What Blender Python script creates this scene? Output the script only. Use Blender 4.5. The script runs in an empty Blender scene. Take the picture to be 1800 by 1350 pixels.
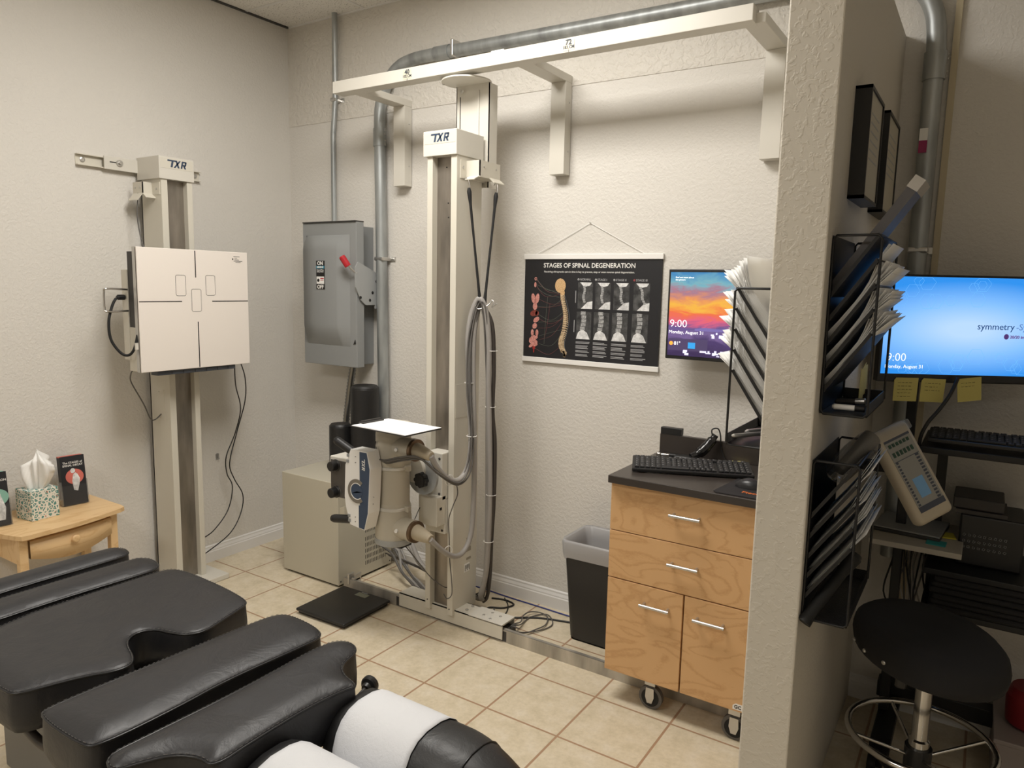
import bpy, bmesh, math, random
from mathutils import Vector, Matrix
from mathutils.geometry import delaunay_2d_cdt
random.seed(7)
sc = bpy.context.scene
col = sc.collection
V = Vector
# ---------------------------------------------------------------- camera
cd = bpy.data.cameras.new('camera'); cam = bpy.data.objects.new('camera', cd); col.objects.link(cam); sc.camera = cam
cd.sensor_width = 36.0; cd.lens = 1282.06 / 1800 * 36; cd.clip_start = 0.05
yaw, pitch, roll = 0.5755, 0.1345, 0.0213
Fw = V((-math.sin(yaw) * math.cos(pitch), math.cos(yaw) * math.cos(pitch), -math.sin(pitch)))
Rr = V((math.cos(yaw), math.sin(yaw), 0)); Uu = Rr.cross(Fw)
R2 = Rr * math.cos(roll) + Uu * math.sin(roll); U2 = Uu * math.cos(roll) - Rr * math.sin(roll)
m = Matrix((R2, U2, -Fw)).transposed().to_4x4(); m.translation = V((3.5037, -2.9678, 1.5553)); cam.matrix_world = m
# ---------------------------------------------------------------- light and exposure
w = bpy.data.worlds.new('world'); sc.world = w; w.use_nodes = True
w.node_tree.nodes['Background'].inputs[0].default_value = (1.0, .97, .92, 1); w.node_tree.nodes['Background'].inputs[1].default_value = 0.012
sc.view_settings.view_transform = 'Standard'; sc.view_settings.look = 'None'; sc.view_settings.gamma = 1
sc.view_settings.use_curve_mapping = False; sc.view_settings.exposure = 0.28
CEIL = 2.983
TROFFERS = [(1.75, -1.25, 1.2, .6, 34.0), (1.75, -3.75, 1.2, .6, 20.0), (4.9, -3.9, 1.2, .6, 6.0)]   # x, y, size x, size y, watts; last is an added unseen fill light
def area(name, x, y, sx, sy, p):
    l = bpy.data.lights.new(name, 'AREA'); l.shape = 'RECTANGLE'; l.size = sx; l.size_y = sy; l.energy = p; l.color = (1.0, .975, .935)
    o = bpy.data.objects.new(name, l); o.location = (x, y, CEIL - .035); col.objects.link(o)
for t in TROFFERS: area('troffer_light', t[0], t[1], t[2] - .04, t[3] - .04, t[4])
# ---------------------------------------------------------------- materials
def lin(c): return tuple(((v / 255) / 12.92 if v / 255 <= .04045 else (((v / 255) + .055) / 1.055) ** 2.4) for v in c) + (1,)
MATS = {}
def mat(name, c, rough=.5, metal=0, spec=.5, emit=0, coat=0, alpha=1, trans=0):
    if name in MATS: return MATS[name]
    mm = bpy.data.materials.new(name); mm.use_nodes = True; b = mm.node_tree.nodes['Principled BSDF']
    b.inputs['Base Color'].default_value = lin(c); b.inputs['Roughness'].default_value = rough; b.inputs['Metallic'].default_value = metal
    b.inputs['Specular IOR Level'].default_value = spec; b.inputs['Coat Weight'].default_value = coat
    b.inputs['Alpha'].default_value = alpha; b.inputs['Transmission Weight'].default_value = trans
    if emit: b.inputs['Emission Color'].default_value = lin(c); b.inputs['Emission Strength'].default_value = emit
    MATS[name] = mm; return mm
def nd(mm, t, **k):
    n = mm.node_tree.nodes.new(t)
    for a, v in k.items():
        if a.startswith('i_'):
            kk = a[2:].replace('_', ' '); n.inputs[kk].default_value = v
        else: setattr(n, a, v)
    return n
def lk(mm, a, b): mm.node_tree.links.new(a, b)
def bsdf(mm): return mm.node_tree.nodes['Principled BSDF']
def coords(mm, sc3=(1, 1, 1), loc=(0, 0, 0), kind='Object'):
    tc = nd(mm, 'ShaderNodeTexCoord'); mp = nd(mm, 'ShaderNodeMapping'); mp.inputs['Scale'].default_value = sc3; mp.inputs['Location'].default_value = loc
    lk(mm, tc.outputs[kind], mp.inputs['Vector']); return mp.outputs['Vector']
def geo(mm, sc3=(1, 1, 1), loc=(0, 0, 0)):
    g = nd(mm, 'ShaderNodeNewGeometry'); mp = nd(mm, 'ShaderNodeMapping'); mp.inputs['Scale'].default_value = sc3; mp.inputs['Location'].default_value = loc
    lk(mm, g.outputs['Position'], mp.inputs['Vector']); return mp.outputs['Vector']
def ramp(mm, fac, stops, interp='LINEAR'):
    r = nd(mm, 'ShaderNodeValToRGB'); r.color_ramp.interpolation = interp; e = r.color_ramp.elements
    while len(e) < len(stops): e.new(.5)
    for el, (p, c) in zip(e, stops): el.position = p; el.color = lin(c) if max(c) > 1 or len(c) == 3 else c
    lk(mm, fac, r.inputs['Fac']); return r.outputs['Color']
def bump(mm, h, dist=.002, strength=.5):
    b = nd(mm, 'ShaderNodeBump'); b.inputs['Distance'].default_value = dist; b.inputs['Strength'].default_value = strength
    lk(mm, h, b.inputs['Height']); lk(mm, b.outputs['Normal'], bsdf(mm).inputs['Normal'])
def noise(mm, vec, s, d=2, r=.5, dist=0):
    n = nd(mm, 'ShaderNodeTexNoise'); n.inputs['Scale'].default_value = s; n.inputs['Detail'].default_value = d; n.inputs['Roughness'].default_value = r; n.inputs['Distortion'].default_value = dist
    lk(mm, vec, n.inputs['Vector']); return n.outputs['Fac']
def mathn(mm, op, a, b):
    n = nd(mm, 'ShaderNodeMath', operation=op)
    for i, v in enumerate((a, b)):
        if isinstance(v, (int, float)): n.inputs[i].default_value = v
        else: lk(mm, v, n.inputs[i])
    return n.outputs[0]
def plaster(name, c, s, strength, dist=.003, rough=.6, lo=.42, hi=.6):
    mm = mat(name, c, rough, spec=.35); v = geo(mm); n = noise(mm, v, s, 3, .55, .4)
    h = ramp(mm, n, [(lo, (0, 0, 0, 1)), (hi, (1, 1, 1, 1))]); bump(mm, h, dist, strength); return mm
WALL = plaster('painted_orange_peel', (215, 211, 204), 70, .3)
WALLK = plaster('painted_knockdown', (212, 206, 194), 62, .26, .003, lo=.5, hi=.6)
BASEW = mat('white_trim_paint', (225, 223, 220), .35)
def floor_mat():
    mm = mat('ceramic_floor_tile', (205, 190, 165), .45); v = geo(mm, (1, 1, 1), (-.28, .891, 0))
    b = nd(mm, 'ShaderNodeTexBrick'); b.offset = 0; b.squash = 1
    b.inputs['Scale'].default_value = 1; b.inputs['Brick Width'].default_value = .2991; b.inputs['Row Height'].default_value = .2991
    b.inputs['Mortar Size'].default_value = .0048; b.inputs['Mortar Smooth'].default_value = .3; b.inputs['Bias'].default_value = 0
    lk(mm, v, b.inputs['Vector'])
    n = noise(mm, v, 14, 6, .65); c1 = ramp(mm, n, [(.3, (200, 187, 160)), (.5, (214, 201, 176)), (.7, (221, 210, 190))])
    n2 = noise(mm, v, 60, 4, .7); mx0 = nd(mm, 'ShaderNodeMix', data_type='RGBA', blend_type='MULTIPLY'); mx0.inputs['Factor'].default_value = .35
    lk(mm, c1, mx0.inputs[6]); lk(mm, ramp(mm, n2, [(.3, (215, 212, 205)), (.6, (255, 255, 255))]), mx0.inputs[7])
    lk(mm, mx0.outputs[2], b.inputs['Color1']); lk(mm, mx0.outputs[2], b.inputs['Color2']); b.inputs['Mortar'].default_value = lin((168, 136, 108))
    lk(mm, b.outputs['Color'], bsdf(mm).inputs['Base Color'])
    inv = mathn(mm, 'SUBTRACT', 1, b.outputs['Fac']); bump(mm, inv, .0015, .6); return mm
FLOOR = floor_mat()
def ceil_mat():
    mm = mat('acoustic_ceiling_tile', (228, 225, 218), .9); v = geo(mm)
    n = noise(mm, v, 130, 2, .6); lk(mm, ramp(mm, n, [(.33, (150, 144, 134)), (.4, (232, 229, 223))]), bsdf(mm).inputs['Base Color']); bump(mm, n, .002, .4); return mm
CEILM = ceil_mat()
def wood(name, base, dark, vs, k=9, rough=.42):
    mm = mat(name, base, rough); v = geo(mm, vs); n = noise(mm, v, 1.0, 2, .45, .6)
    f = mathn(mm, 'FRACT', mathn(mm, 'MULTIPLY', n, k), 0); fine = noise(mm, geo(mm, tuple(q * 9 for q in vs)), 3, 3, .6)
    f = mathn(mm, 'ADD', f, mathn(mm, 'MULTIPLY', mathn(mm, 'SUBTRACT', fine, .5), .5))
    mid = tuple((p + q) // 2 for p, q in zip(base, dark))
    lk(mm, ramp(mm, f, [(0, mid), (.12, base), (.7, base), (.93, dark), (1, mid)]), bsdf(mm).inputs['Base Color']); return mm
MAPLE = wood('maple_laminate', (210, 168, 120), (196, 152, 104), (3.2, 3, 7.5))
PINE = wood('clear_pine', (226, 192, 144), (214, 176, 126), (7, 2.2, 7), 6)
BEIGE = mat('cream_powder_coat', (208, 203, 190), .42)
BEIGE2 = mat('cream_enamel_bright', (209, 205, 195), .4)
TAUPE = mat('warm_grey_enamel', (188, 181, 166), .38)
def brushed(name, c, rough=.32, vs=(400, 400, 3)):
    mm = mat(name, c, rough, .55 if 'conduit' in name or 'rail' in name else .75); v = geo(mm, vs); n = noise(mm, v, 1, 2); bump(mm, n, .0004, .15)
    n2 = noise(mm, geo(mm, (9, 9, 2)), 1.5, 4); lk(mm, ramp(mm, n2, [(.3, tuple(int(x * .72) for x in c)), (.7, c)]), bsdf(mm).inputs['Base Color']); return mm
STEEL = brushed('brushed_steel_strip', (168, 160, 150), .34)
GALV = brushed('galvanized_conduit', (186, 190, 190), .42, (60, 60, 60))
ALU = brushed('aluminium_rail', (206, 200, 190), .42, (3, 300, 300))
CHROME = mat('chrome', (205, 203, 200), .15, 1)
SILVER = mat('satin_silver', (200, 198, 194), .3, .85)
GREY = mat('grey_enamel', (142, 144, 144), .42)
GREYL = mat('light_grey_enamel', (158, 160, 160), .42)
BLACKP = mat('black_plastic', (26, 26, 27), .42)
BLACKM = mat('black_wire_metal', (18, 18, 20), .5)
DARKG = mat('dark_grey_plastic', (58, 56, 54), .5)
WORKTOP = mat('charcoal_laminate', (58, 52, 48), .32)
WHITE = mat('white_plastic', (236, 234, 230), .45)
PAPER = mat('white_paper', (238, 237, 234), .8)
RED = mat('red_paint', (176, 32, 42), .4)
NAVY = mat('navy_print', (52, 68, 92), .5)
INK = mat('black_print', (24, 22, 22), .6)
def leather(name='black_leather', c=(34, 34, 37), rough=.36):
    mm = mat(name, c, rough, spec=.55); v = geo(mm); a = noise(mm, v, 300, 3, .6); b = noise(mm, v, 14, 4, .55, 1.4)
    s = mathn(mm, 'ADD', mathn(mm, 'MULTIPLY', a, .12), b); cr = nd(mm, 'ShaderNodeTexVoronoi', feature='DISTANCE_TO_EDGE'); cr.inputs['Scale'].default_value = 26; lk(mm, geo(mm, (1.6, .7, 1)), cr.inputs['Vector']); cf = ramp(mm, cr.outputs['Distance'], [(0, (0, 0, 0, 1)), (.05, (1, 1, 1, 1))]); ms = ramp(mm, noise(mm, v, 5, 2), [(.52, (0, 0, 0, 1)), (.62, (1, 1, 1, 1))]); s = mathn(mm, 'ADD', s, mathn(mm, 'MULTIPLY', mathn(mm, 'MULTIPLY', cf, ms), .06)); bump(mm, s, .007, .26)
    lk(mm, ramp(mm, noise(mm, v, 9, 4), [(.3, (.40, .40, .40, 1)), (.7, (.52, .52, .52, 1))]), bsdf(mm).inputs['Roughness']); return mm
LEATH = leather()
VINYL = leather('black_vinyl', (28, 28, 29), .4)
def mesh_screen():
    mm = mat('perforated_black_mesh', (24, 24, 26), .4); v = geo(mm)
    ck = nd(mm, 'ShaderNodeTexChecker'); ck.inputs['Scale'].default_value = 420; lk(mm, v, ck.inputs['Vector'])
    lk(mm, mathn(mm, 'ADD', mathn(mm, 'MULTIPLY', ck.outputs['Fac'], .35), .65), bsdf(mm).inputs['Alpha']); return mm
MESHB = mesh_screen()
CLEAR = mat('clear_acrylic', (235, 238, 240), .05, trans=.95, alpha=.45)
BAG = mat('translucent_bin_liner', (176, 175, 176), .3, alpha=.8)
YEL = mat('yellow_sticky_note', (196, 186, 110), .75)
FABRIC = mat('charcoal_fabric', (34, 33, 34), .95)
RUBBER = mat('black_rubber', (18, 18, 18), .7)
# ---------------------------------------------------------------- mesh builder
class MB:
    def __init__(s, M=None): s.v = []; s.f = []; s.mi = []; s.sm = []; s.M = M; s.cur = 0
    def add(s, vs, fs, smooth=True):
        o = len(s.v); s.v += [(s.M @ V(p)) if s.M else V(p) for p in vs]
        for f in fs: s.f.append([o + i for i in f]); s.mi.append(s.cur); s.sm.append(smooth)
        return s
    def box(s, x0, x1, y0, y1, z0, z1, bv=0.0, seg=2):
        x0, x1 = sorted((x0, x1)); y0, y1 = sorted((y0, y1)); z0, z1 = sorted((z0, z1))
        if bv <= 0:
            vs = [(x, y, z) for x in (x0, x1) for y in (y0, y1) for z in (z0, z1)]
            return s.add(vs, [(0, 1, 3, 2), (4, 6, 7, 5), (0, 4, 5, 1), (2, 3, 7, 6), (0, 2, 6, 4), (1, 5, 7, 3)], False)
        b = bmesh.new(); bmesh.ops.create_cube(b, size=1)
        for v in b.verts: v.co = V(((x0 + x1) / 2 + v.co.x * (x1 - x0), (y0 + y1) / 2 + v.co.y * (y1 - y0), (z0 + z1) / 2 + v.co.z * (z1 - z0)))
        bv = min(bv, .49 * min(x1 - x0, y1 - y0, z1 - z0))
        bmesh.ops.bevel(b, geom=b.edges[:], offset=bv, segments=seg, affect='EDGES', profile=.5)
        return s.frombm(b, seg > 2)
    def frombm(s, b, smooth=False):
        b.verts.index_update(); s.add([v.co.copy() for v in b.verts], [[v.index for v in f.verts] for f in b.faces], smooth); b.free(); return s
    def tube(s, pts, r, seg=10, smooth=0, closed=False, caps=True):
        pts = [V(p) for p in pts]
        if smooth: pts = crom(pts, smooth, closed)
        n = len(pts); rs = r if isinstance(r, (list, tuple)) else [r] * n
        if len(rs) != n: rs = [rs[min(len(rs) - 1, int(i * len(rs) / n))] for i in range(n)]
        T = [((pts[(i + 1) % n] - pts[i - 1]) if closed else (pts[min(i + 1, n - 1)] - pts[max(i - 1, 0)])).normalized() for i in range(n)]
        a = T[0].orthogonal().normalized(); vs = []
        for i in range(n):
            a = (a - T[i] * a.dot(T[i])); a = a.normalized() if a.length > 1e-6 else T[i].orthogonal().normalized()
            b = T[i].cross(a)
            for k in range(seg): t = 2 * math.pi * k / seg; vs.append(pts[i] + (a * math.cos(t) + b * math.sin(t)) * rs[i])
        fs = []
        for i in range(n if closed else n - 1):
            j = (i + 1) % n
            for k in range(seg): l = (k + 1) % seg; fs.append((i * seg + k, i * seg + l, j * seg + l, j * seg + k))
        s.add(vs, fs, True)
        if caps and not closed: s.add(vs[:seg], [tuple(reversed(range(seg)))], False); s.add(vs[-seg:], [tuple(range(seg))], False)
        return s
    def cyl(s, p0, p1, r0, r1=None, seg=24): return s.lathe(p0, V(p1) - V(p0), [(r0, 0), (r1 if r1 is not None else r0, 1)], seg)
    def lathe(s, p, ax, prof, seg=24, sharp=True, caps=True):
        """prof: (radius, t) with t along ax"""
        p = V(p); ax = V(ax); d = ax.normalized(); a = d.orthogonal().normalized(); b = d.cross(a)
        def ring(r, t): return [p + ax * t + (a * math.cos(2 * math.pi * k / seg) + b * math.sin(2 * math.pi * k / seg)) * r for k in range(seg)]
        for (r0, t0), (r1, t1) in zip(prof, prof[1:]):
            vs = ring(r0, t0) + ring(r1, t1); s.add(vs, [(k, (k + 1) % seg, seg + (k + 1) % seg, seg + k) for k in range(seg)], True)
        if caps:
            s.add(ring(*prof[0]), [tuple(reversed(range(seg)))], False); s.add(ring(*prof[-1]), [tuple(range(seg))], False)
        return s
    def prism(s, pts, o, r, u, d):
        """2-D polygon pts in plane (o, r, u) extruded along vector d"""
        o, r, u, d = V(o), V(r), V(u), V(d); n = len(pts)
        a = [o + r * x + u * y for x, y in pts]; b = [p + d for p in a]
        return s.add(a + b, [tuple(reversed(range(n))), tuple(range(n, 2 * n))] + [(i, (i + 1) % n, n + (i + 1) % n, n + i) for i in range(n)], False)
    def sheet(s, grid, th=0):
        n = len(grid); k = len(grid[0]); vs = [V(p) for r in grid for p in r]
        return s.add(vs, [(i * k + j, i * k + j + 1, (i + 1) * k + j + 1, (i + 1) * k + j) for i in range(n - 1) for j in range(k - 1)], True)
    def build(s, name, mats, parent=None, weld=False, solid=0):
        me = bpy.data.meshes.new(name); vs = s.v
        if parent is not None: off = wloc(parent)
        else:
            xs, ys, zs = zip(*vs); off = V(((min(xs) + max(xs)) / 2, (min(ys) + max(ys)) / 2, min(zs)))
        me.from_pydata([v - off for v in vs], [], s.f)
        for mm in (mats if isinstance(mats, (list, tuple)) else [mats]): me.materials.append(mm)
        me.polygons.foreach_set('material_index', s.mi); me.polygons.foreach_set('use_smooth', s.sm)
        b = bmesh.new(); b.from_mesh(me)
        if weld: bmesh.ops.remove_doubles(b, verts=b.verts[:], dist=1e-5)
        big = [f for f in b.faces if len(f.verts) > 4]
        if big: bmesh.ops.triangulate(b, faces=big, ngon_method='EAR_CLIP')
        bmesh.ops.recalc_face_normals(b, faces=b.faces[:]); b.to_mesh(me); b.free(); me.update()
        o = bpy.data.objects.new(name, me); col.objects.link(o)
        if parent is not None: o.parent = parent
        else: o.location = off
        WL[o.name] = off
        if solid: md = o.modifiers.new('thickness', 'SOLIDIFY'); md.thickness = solid; md.offset = 0
        return o
WL = {}
def wloc(o): return WL[o.name]
def crom(pts, n=6, closed=False):
    out = []; N = len(pts); P = lambda i: pts[i % N] if closed else pts[max(0, min(N - 1, i))]
    for i in range(N if closed else N - 1):
        p0, p1, p2, p3 = P(i - 1), P(i), P(i + 1), P(i + 2)
        for k in range(n):
            t = k / n; out.append(.5 * ((2 * p1) + (p2 - p0) * t + (2 * p0 - 5 * p1 + 4 * p2 - p3) * t * t + (3 * p1 - p0 - 3 * p2 + p3) * t ** 3))
    if not closed: out.append(pts[-1].copy())
    return out
def tag(o, label, cat, group=None):
    o['label'] = label; o['category'] = cat
    if group: o['group'] = group
    return o
def thing(name, label, cat, loc, group=None):
    o = bpy.data.objects.new(name, None); col.objects.link(o); o.location = loc; o.empty_display_size = .05; WL[o.name] = V(loc)
    return tag(o, label, cat, group)
def struct(o): o['kind'] = 'structure'; return o
def lab(o, s): o['label'] = s; return o
X, Y, Z = V((1, 0, 0)), V((0, 1, 0)), V((0, 0, 1))
def text(body, size, o, r, u, parent, mm, name='lettering', align='LEFT', bold=0, th=.0004, sx=1):
    cu = bpy.data.curves.new('t', 'FONT'); cu.body = body; cu.size = size; cu.align_x = align; cu.extrude = th; cu.offset = bold * size; cu.resolution_u = 3
    to = bpy.data.objects.new('t', cu); col.objects.link(to); dg = bpy.context.evaluated_depsgraph_get()
    me = bpy.data.meshes.new_from_object(to.evaluated_get(dg)); bpy.data.objects.remove(to)
    r = V(r).normalized(); u = V(u).normalized(); nrm = r.cross(u)
    M = Matrix((r * sx, u, nrm)).transposed().to_4x4(); M.translation = V(o) - wloc(parent); me.transform(M)
    me.materials.clear(); me.materials.append(mm); ob = bpy.data.objects.new(name, me); col.objects.link(ob); ob.parent = parent; WL[ob.name] = wloc(parent); return ob
def logo(o, r, u, h, parent, mm, name='logo', d=.0006):
    P = [[(-.3, .8), (1.0, .8), (1.0, 1), (-.3, 1)], [(.33, 0), (.62, 0), (.62, .81), (.33, .81)],
         [(.78, 0), (1.05, 0), (1.68, 1), (1.41, 1)], [(.85, 1), (1.1, 1), (1.68, 0), (1.41, 0)],
         [(1.84, 0), (2.08, 0), (2.08, 1), (1.84, 1)], [(2.05, .8), (2.52, .8), (2.52, 1), (2.05, 1)], [(2.34, .42), (2.58, .42), (2.58, .94), (2.34, .94)],
         [(2.05, .38), (2.52, .38), (2.52, .56), (2.05, .56)], [(2.12, .42), (2.4, .42), (2.68, 0), (2.4, 0)]]
    b = MB(); r = V(r); u = V(u); n = r.cross(u)
    for p in P: b.prism([((x + .22 * y) * h, y * h) for x, y in p], o, r, u, n * d)
    return b.build(name, mm, parent)
def screws(pts, n, r, parent, mm=None, name='screw'):
    for p in pts:
        b = MB(); n_ = V(n).normalized(); b.lathe(p, n_ * .003, [(r, 0), (r, .5), (r * .6, 1)], 10); b.build(name, mm or SILVER, parent)
# ---------------------------------------------------------------- room shell
RX, RY = 6.2, -5.6
def slab(name, m_, *a): return struct(MB().box(*a).build(name, m_))
slab('floor', FLOOR, -.1, RX, RY, .1, -.1, 0)
slab('ceiling', CEILM, -.1, RX, RY, .1, CEIL, CEIL + .08)
slab('wall_back', WALL, -.1, RX, 0, .12, 0, CEIL)
slab('wall_left', WALL, -.12, 0, RY, 0, 0, CEIL)
slab('wall_right', WALL, RX, RX + .1, RY, .1, 0, CEIL)
slab('wall_front', WALL, -.1, RX, RY - .1, RY, 0, CEIL)
PX0, PX1, PY = 3.055, 3.176, -1.14
struct(MB().box(PX0, PX1, PY, 0, 0, 2.44, .004, 2).build('wall_partition', WALLK))
# faint raised drywall joint across the back wall and dark ceiling angle
struct(MB().box(0, PX0, -.003, 0, 2.436, CEIL).build('wall_back_upper', plaster('painted_upper_texture', (214, 209, 200), 40, .5, .005)))
MB
def basebd(name, along, a0, a1, s0, sgn):
    prof = [(0, 0), (.014, 0), (.014, .055), (.011, .06), (.011, .066), (.006, .078), (.006, .086), (0, .092)]
    b = MB()
    if along == 'x': b.prism([(sgn * p, q) for p, q in prof], (a0, s0, 0), Y, Z, X * (a1 - a0))
    else: b.prism([(sgn * p, q) for p, q in prof], (s0, a0, 0), X, Z, Y * (a1 - a0))
    return struct(b.build(name, BASEW))
basebd('baseboard_left', 'y', RY, 0, 0, 1); basebd('baseboard_back', 'x', .014, PX0, 0, -1)
basebd('baseboard_right', 'x', PX1, RX, 0, -1)
struct(MB().box(0, .02, RY, 0, CEIL - .006, CEIL).build('trim_1', DARKG)); struct(MB().box(.02, RX, -.012, 0, CEIL - .008, CEIL).build('trim_2', BASEW))
b = MB(); b.box(0, RX, -.3, -.285, CEIL - .003, CEIL); b.box(0, RX, -.905, -.89, CEIL - .003, CEIL)
for xx in (.6, 3.0, 4.2): b.box(xx, xx + .015, RY, 0, CEIL - .0035, CEIL)
struct(b.build('trim_3', BASEW))
def troffer(x, y, sx, sy, p):
    t = thing('ceiling_light', 'recessed fluorescent ceiling light above the treatment table' if y > -2 else ('recessed fluorescent ceiling light nearer the entrance' if x < 3 else 'added unseen fill light brightening the right side of the partition'), 'ceiling light', (x, y, CEIL - .03))
    f = MB(); e = .02
    f.box(x - sx / 2, x + sx / 2, y - sy / 2, y - sy / 2 + e, CEIL - .03, CEIL); f.box(x - sx / 2, x + sx / 2, y + sy / 2 - e, y + sy / 2, CEIL - .03, CEIL)
    f.box(x - sx / 2, x - sx / 2 + e, y - sy / 2, y + sy / 2, CEIL - .03, CEIL); f.box(x + sx / 2 - e, x + sx / 2, y - sy / 2, y + sy / 2, CEIL - .03, CEIL); f.build('frame', WHITE, t)
    MB().box(x - sx / 2 + e, x + sx / 2 - e, y - sy / 2 + e, y + sy / 2 - e, CEIL - .022, CEIL - .001).build('diffuser', mat('lit_diffuser' if x < 3 else 'added_fill_diffuser', (255, 245, 228), .5, emit=4 if x < 3 else 1), t)
for t in TROFFERS: troffer(*t)
# ================================================================ conduits
def strap(x, z, r, parent, side=1):
    b = MB(); b.box(x - r - .002, x + r + .002, -.04 - r - .002, -.001, z - .01, z + .01, .006, 2); b.box(x + r if side > 0 else x - r - .03, x + r + .03 if side > 0 else x - r, -.006, -.001, z - .011, z + .011); 
    b.build('strap', SILVER, parent); screws([(x + side * (r + .017), -.006, z)], -Y, .005, parent)
t = thing('electrical_conduit', 'thin galvanized conduit rising from the grey switch box to the ceiling', 'conduit', (.395, -.03, 1.85))
MB().tube([(.395, -.034, 1.85), (.395, -.034, 2.30), (.398, -.034, 2.38), (.41, -.034, 2.5), (.414, -.034, 2.58), (.414, -.034, CEIL)], .0145, 14, 5).build('pipe', GALV, t)
strap(.41, 2.535, .014, t)
t = thing('electrical_conduit', 'thick galvanized conduit climbing the back wall and bending across above the white beam', 'conduit', (.77, -.042, .6))
b = MB(); r = .03
b.tube([(.775, -.042, .55), (.76, -.042, 1.6), (.749, -.042, 2.25), (.748, -.042, 2.38), (.756, -.042, 2.47), (.80, -.042, 2.57), (.87, -.042, 2.635), (.96, -.042, 2.662), (1.1, -.042, 2.668), (1.4, -.042, 2.664), (2.3, -.042, 2.655), (2.85, -.042, 2.652),
        (3.02, -.042, 2.648), (3.13, -.042, 2.625), (3.21, -.042, 2.575), (3.255, -.042, 2.50), (3.272, -.042, 2.40), (3.274, -.042, 2.2), (3.275, -.042, 1.2), (3.275, -.042, .6)], r, 20, 6)
b.build('pipe', GALV, t)
for zz in (2.306,): MB().cyl((.748, -.042, zz - .045), (.748, -.042, zz + .045), .034).build('coupling', GALV, t)
MB().cyl((3.274, -.042, 2.27), (3.274, -.042, 2.36), .035).build('coupling', GALV, t)
MB().cyl((1.12, -.042, 2.668), (1.21, -.042, 2.667), .034).build('coupling', GALV, t)
for p in ((.79, 2.34), (.79, 2.32), (.79, 2.29), (.79, 2.27), (3.316, 2.35), (3.316, 2.335), (3.316, 2.295), (3.316, 2.28)): screws([(p[0] - .006, -.042, p[1])], X, .004, t)
for p in (1.14, 1.155, 1.19, 1.2): screws([(p, -.042, 2.70)], Z, .004, t)
strap(.762, 1.68, .03, t); strap(3.275, 1.705, .03, t)
MB().box(1.235, 1.25, -.076, -.005, 2.636, 2.712, .004).build('strap', SILVER, t)
MB().box(3.25, 3.275, -.0745, -.072, 2.03, 2.07).build('sticker', mat('magenta_sticker', (150, 40, 90), .5), t)
MB().box(3.25, 3.275, -.0745, -.072, 2.07, 2.11).build('sticker', PAPER, t)
t = tag(MB().box(3.318, 3.338, -.015, 0, .1, CEIL - .01).build('cable_raceway', mat('tan_raceway', (190, 178, 150), .5)), 'narrow tan wire raceway beside the vertical conduit behind the partition', 'raceway')
b = MB()
n = 60; pts = []
for i in range(n + 1):
    q = i / n; pts.append((.60 - .13 * q ** .8, -.09 + .03 * q, 1.12 - .57 * q))
rs = [.021 if i % 2 else .0165 for i in range(n + 1)]; b.tube(pts, rs, 12)
tag(b.build('flexible_conduit', mat('flex_steel', (150, 150, 148), .3, .9)), 'ribbed metal flexible conduit dropping from the switch box to the generator cabinet', 'conduit')
# ================================================================ wall bracket frame with calibrated beam
def bracket_x(x): 
    return x
t = thing('overhead_rail', 'long cream steel beam on three wall brackets with 40 and 72 inch markers', 'rail', (1.77, -.05, 2.05))
bm_ = MB().box(.781, 2.758, -.4, -.33, 2.444, 2.498, .002).build('beam', BEIGE2, t)
for xa in (.86, 1.79, 2.715):
    a = MB(); a.box(xa, xa + .075, -.36, -.003, 2.4445, 2.478, .002).build('arm', BEIGE2, t)
    a = MB(); a.box(xa, xa + .075, -.06, -.0045, 2.05, 2.4445, .0015)
    u_ = a.build('upright', BEIGE2, t); screws([(xa + .075, -.025, 2.15), (xa + .075, -.025, 2.36)], X, .004, t)
for xm, n1, n2 in ((1.2506, '40', '102 CM'), (2.0634, '72', '183 CM')):
    lb = MB().box(xm - .024, xm + .024, -.4012, -.4, 2.45, 2.49).build('marker_label', mat('label_cream', (212, 204, 184), .5), t)
    text(n1, .027, (xm, -.4017, 2.4715), X, Z, t, mat('label_ink', (60, 66, 74), .6), 'marker_number', 'CENTER', .03); text(n2, .0155, (xm, -.4017, 2.4575), X, Z, t, MATS['label_ink'], 'marker_number', 'CENTER', .02)
    MB().box(xm - .0006, xm + .0006, -.4018, -.4, 2.446, 2.459).build('marker_line', MATS['label_ink'], t)
MB().box(1.70, 1.762, -.398, -.37, 2.498, 2.502).build('paper_shim', PAPER, t)
# ================================================================ tube stand on the floor rail
t = thing('floor_rail', 'long bare aluminium floor rail running along the back wall', 'rail', (2, -.43, 0))
b = MB(); b.box(.86, 3.0, -.4365, -.433, 0, .057); b.box(.86, 3.0, -.435, -.417, .053, .057); b.box(.86, 3.0, -.435, -.40, 0, .004); b.build('channel', ALU, t)
b = MB(); b.box(.89, .905, -.44, -.40, .03, .085, .003); b.box(.93, .94, -.43, -.39, .03, .09, .003); b.box(.91, .94, -.43, -.40, .057, .065); b.build('end_stop', SILVER, t)
t = thing('x_ray_tube_stand', 'tall cream x-ray tube stand with steel track and logo cap on the floor rail', 'x-ray stand', (1.5, -.38, 0))
b = MB(); 
b.box(1.245, 1.843, -.4455, -.441, .013, .078); b.box(1.245, 1.843, -.4455, -.345, .074, .078); b.box(1.245, 1.843, -.349, -.345, .013, .078); b.build('base_channel', BEIGE, t)
MB().box(1.22, 1.86, -.437, -.36, .004, .05).build('base_skid', DARKG, t)
MB().box(1.66, 1.843, -.4475, -.343, .078, .081).build('base_plate', BEIGE2, t)
screws([(1.72, -.41, .081), (1.765, -.425, .081), (1.74, -.37, .081), (1.79, -.38, .081), (1.625, -.41, .081), (1.625, -.365, .081)], Z, .007, t)
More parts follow.
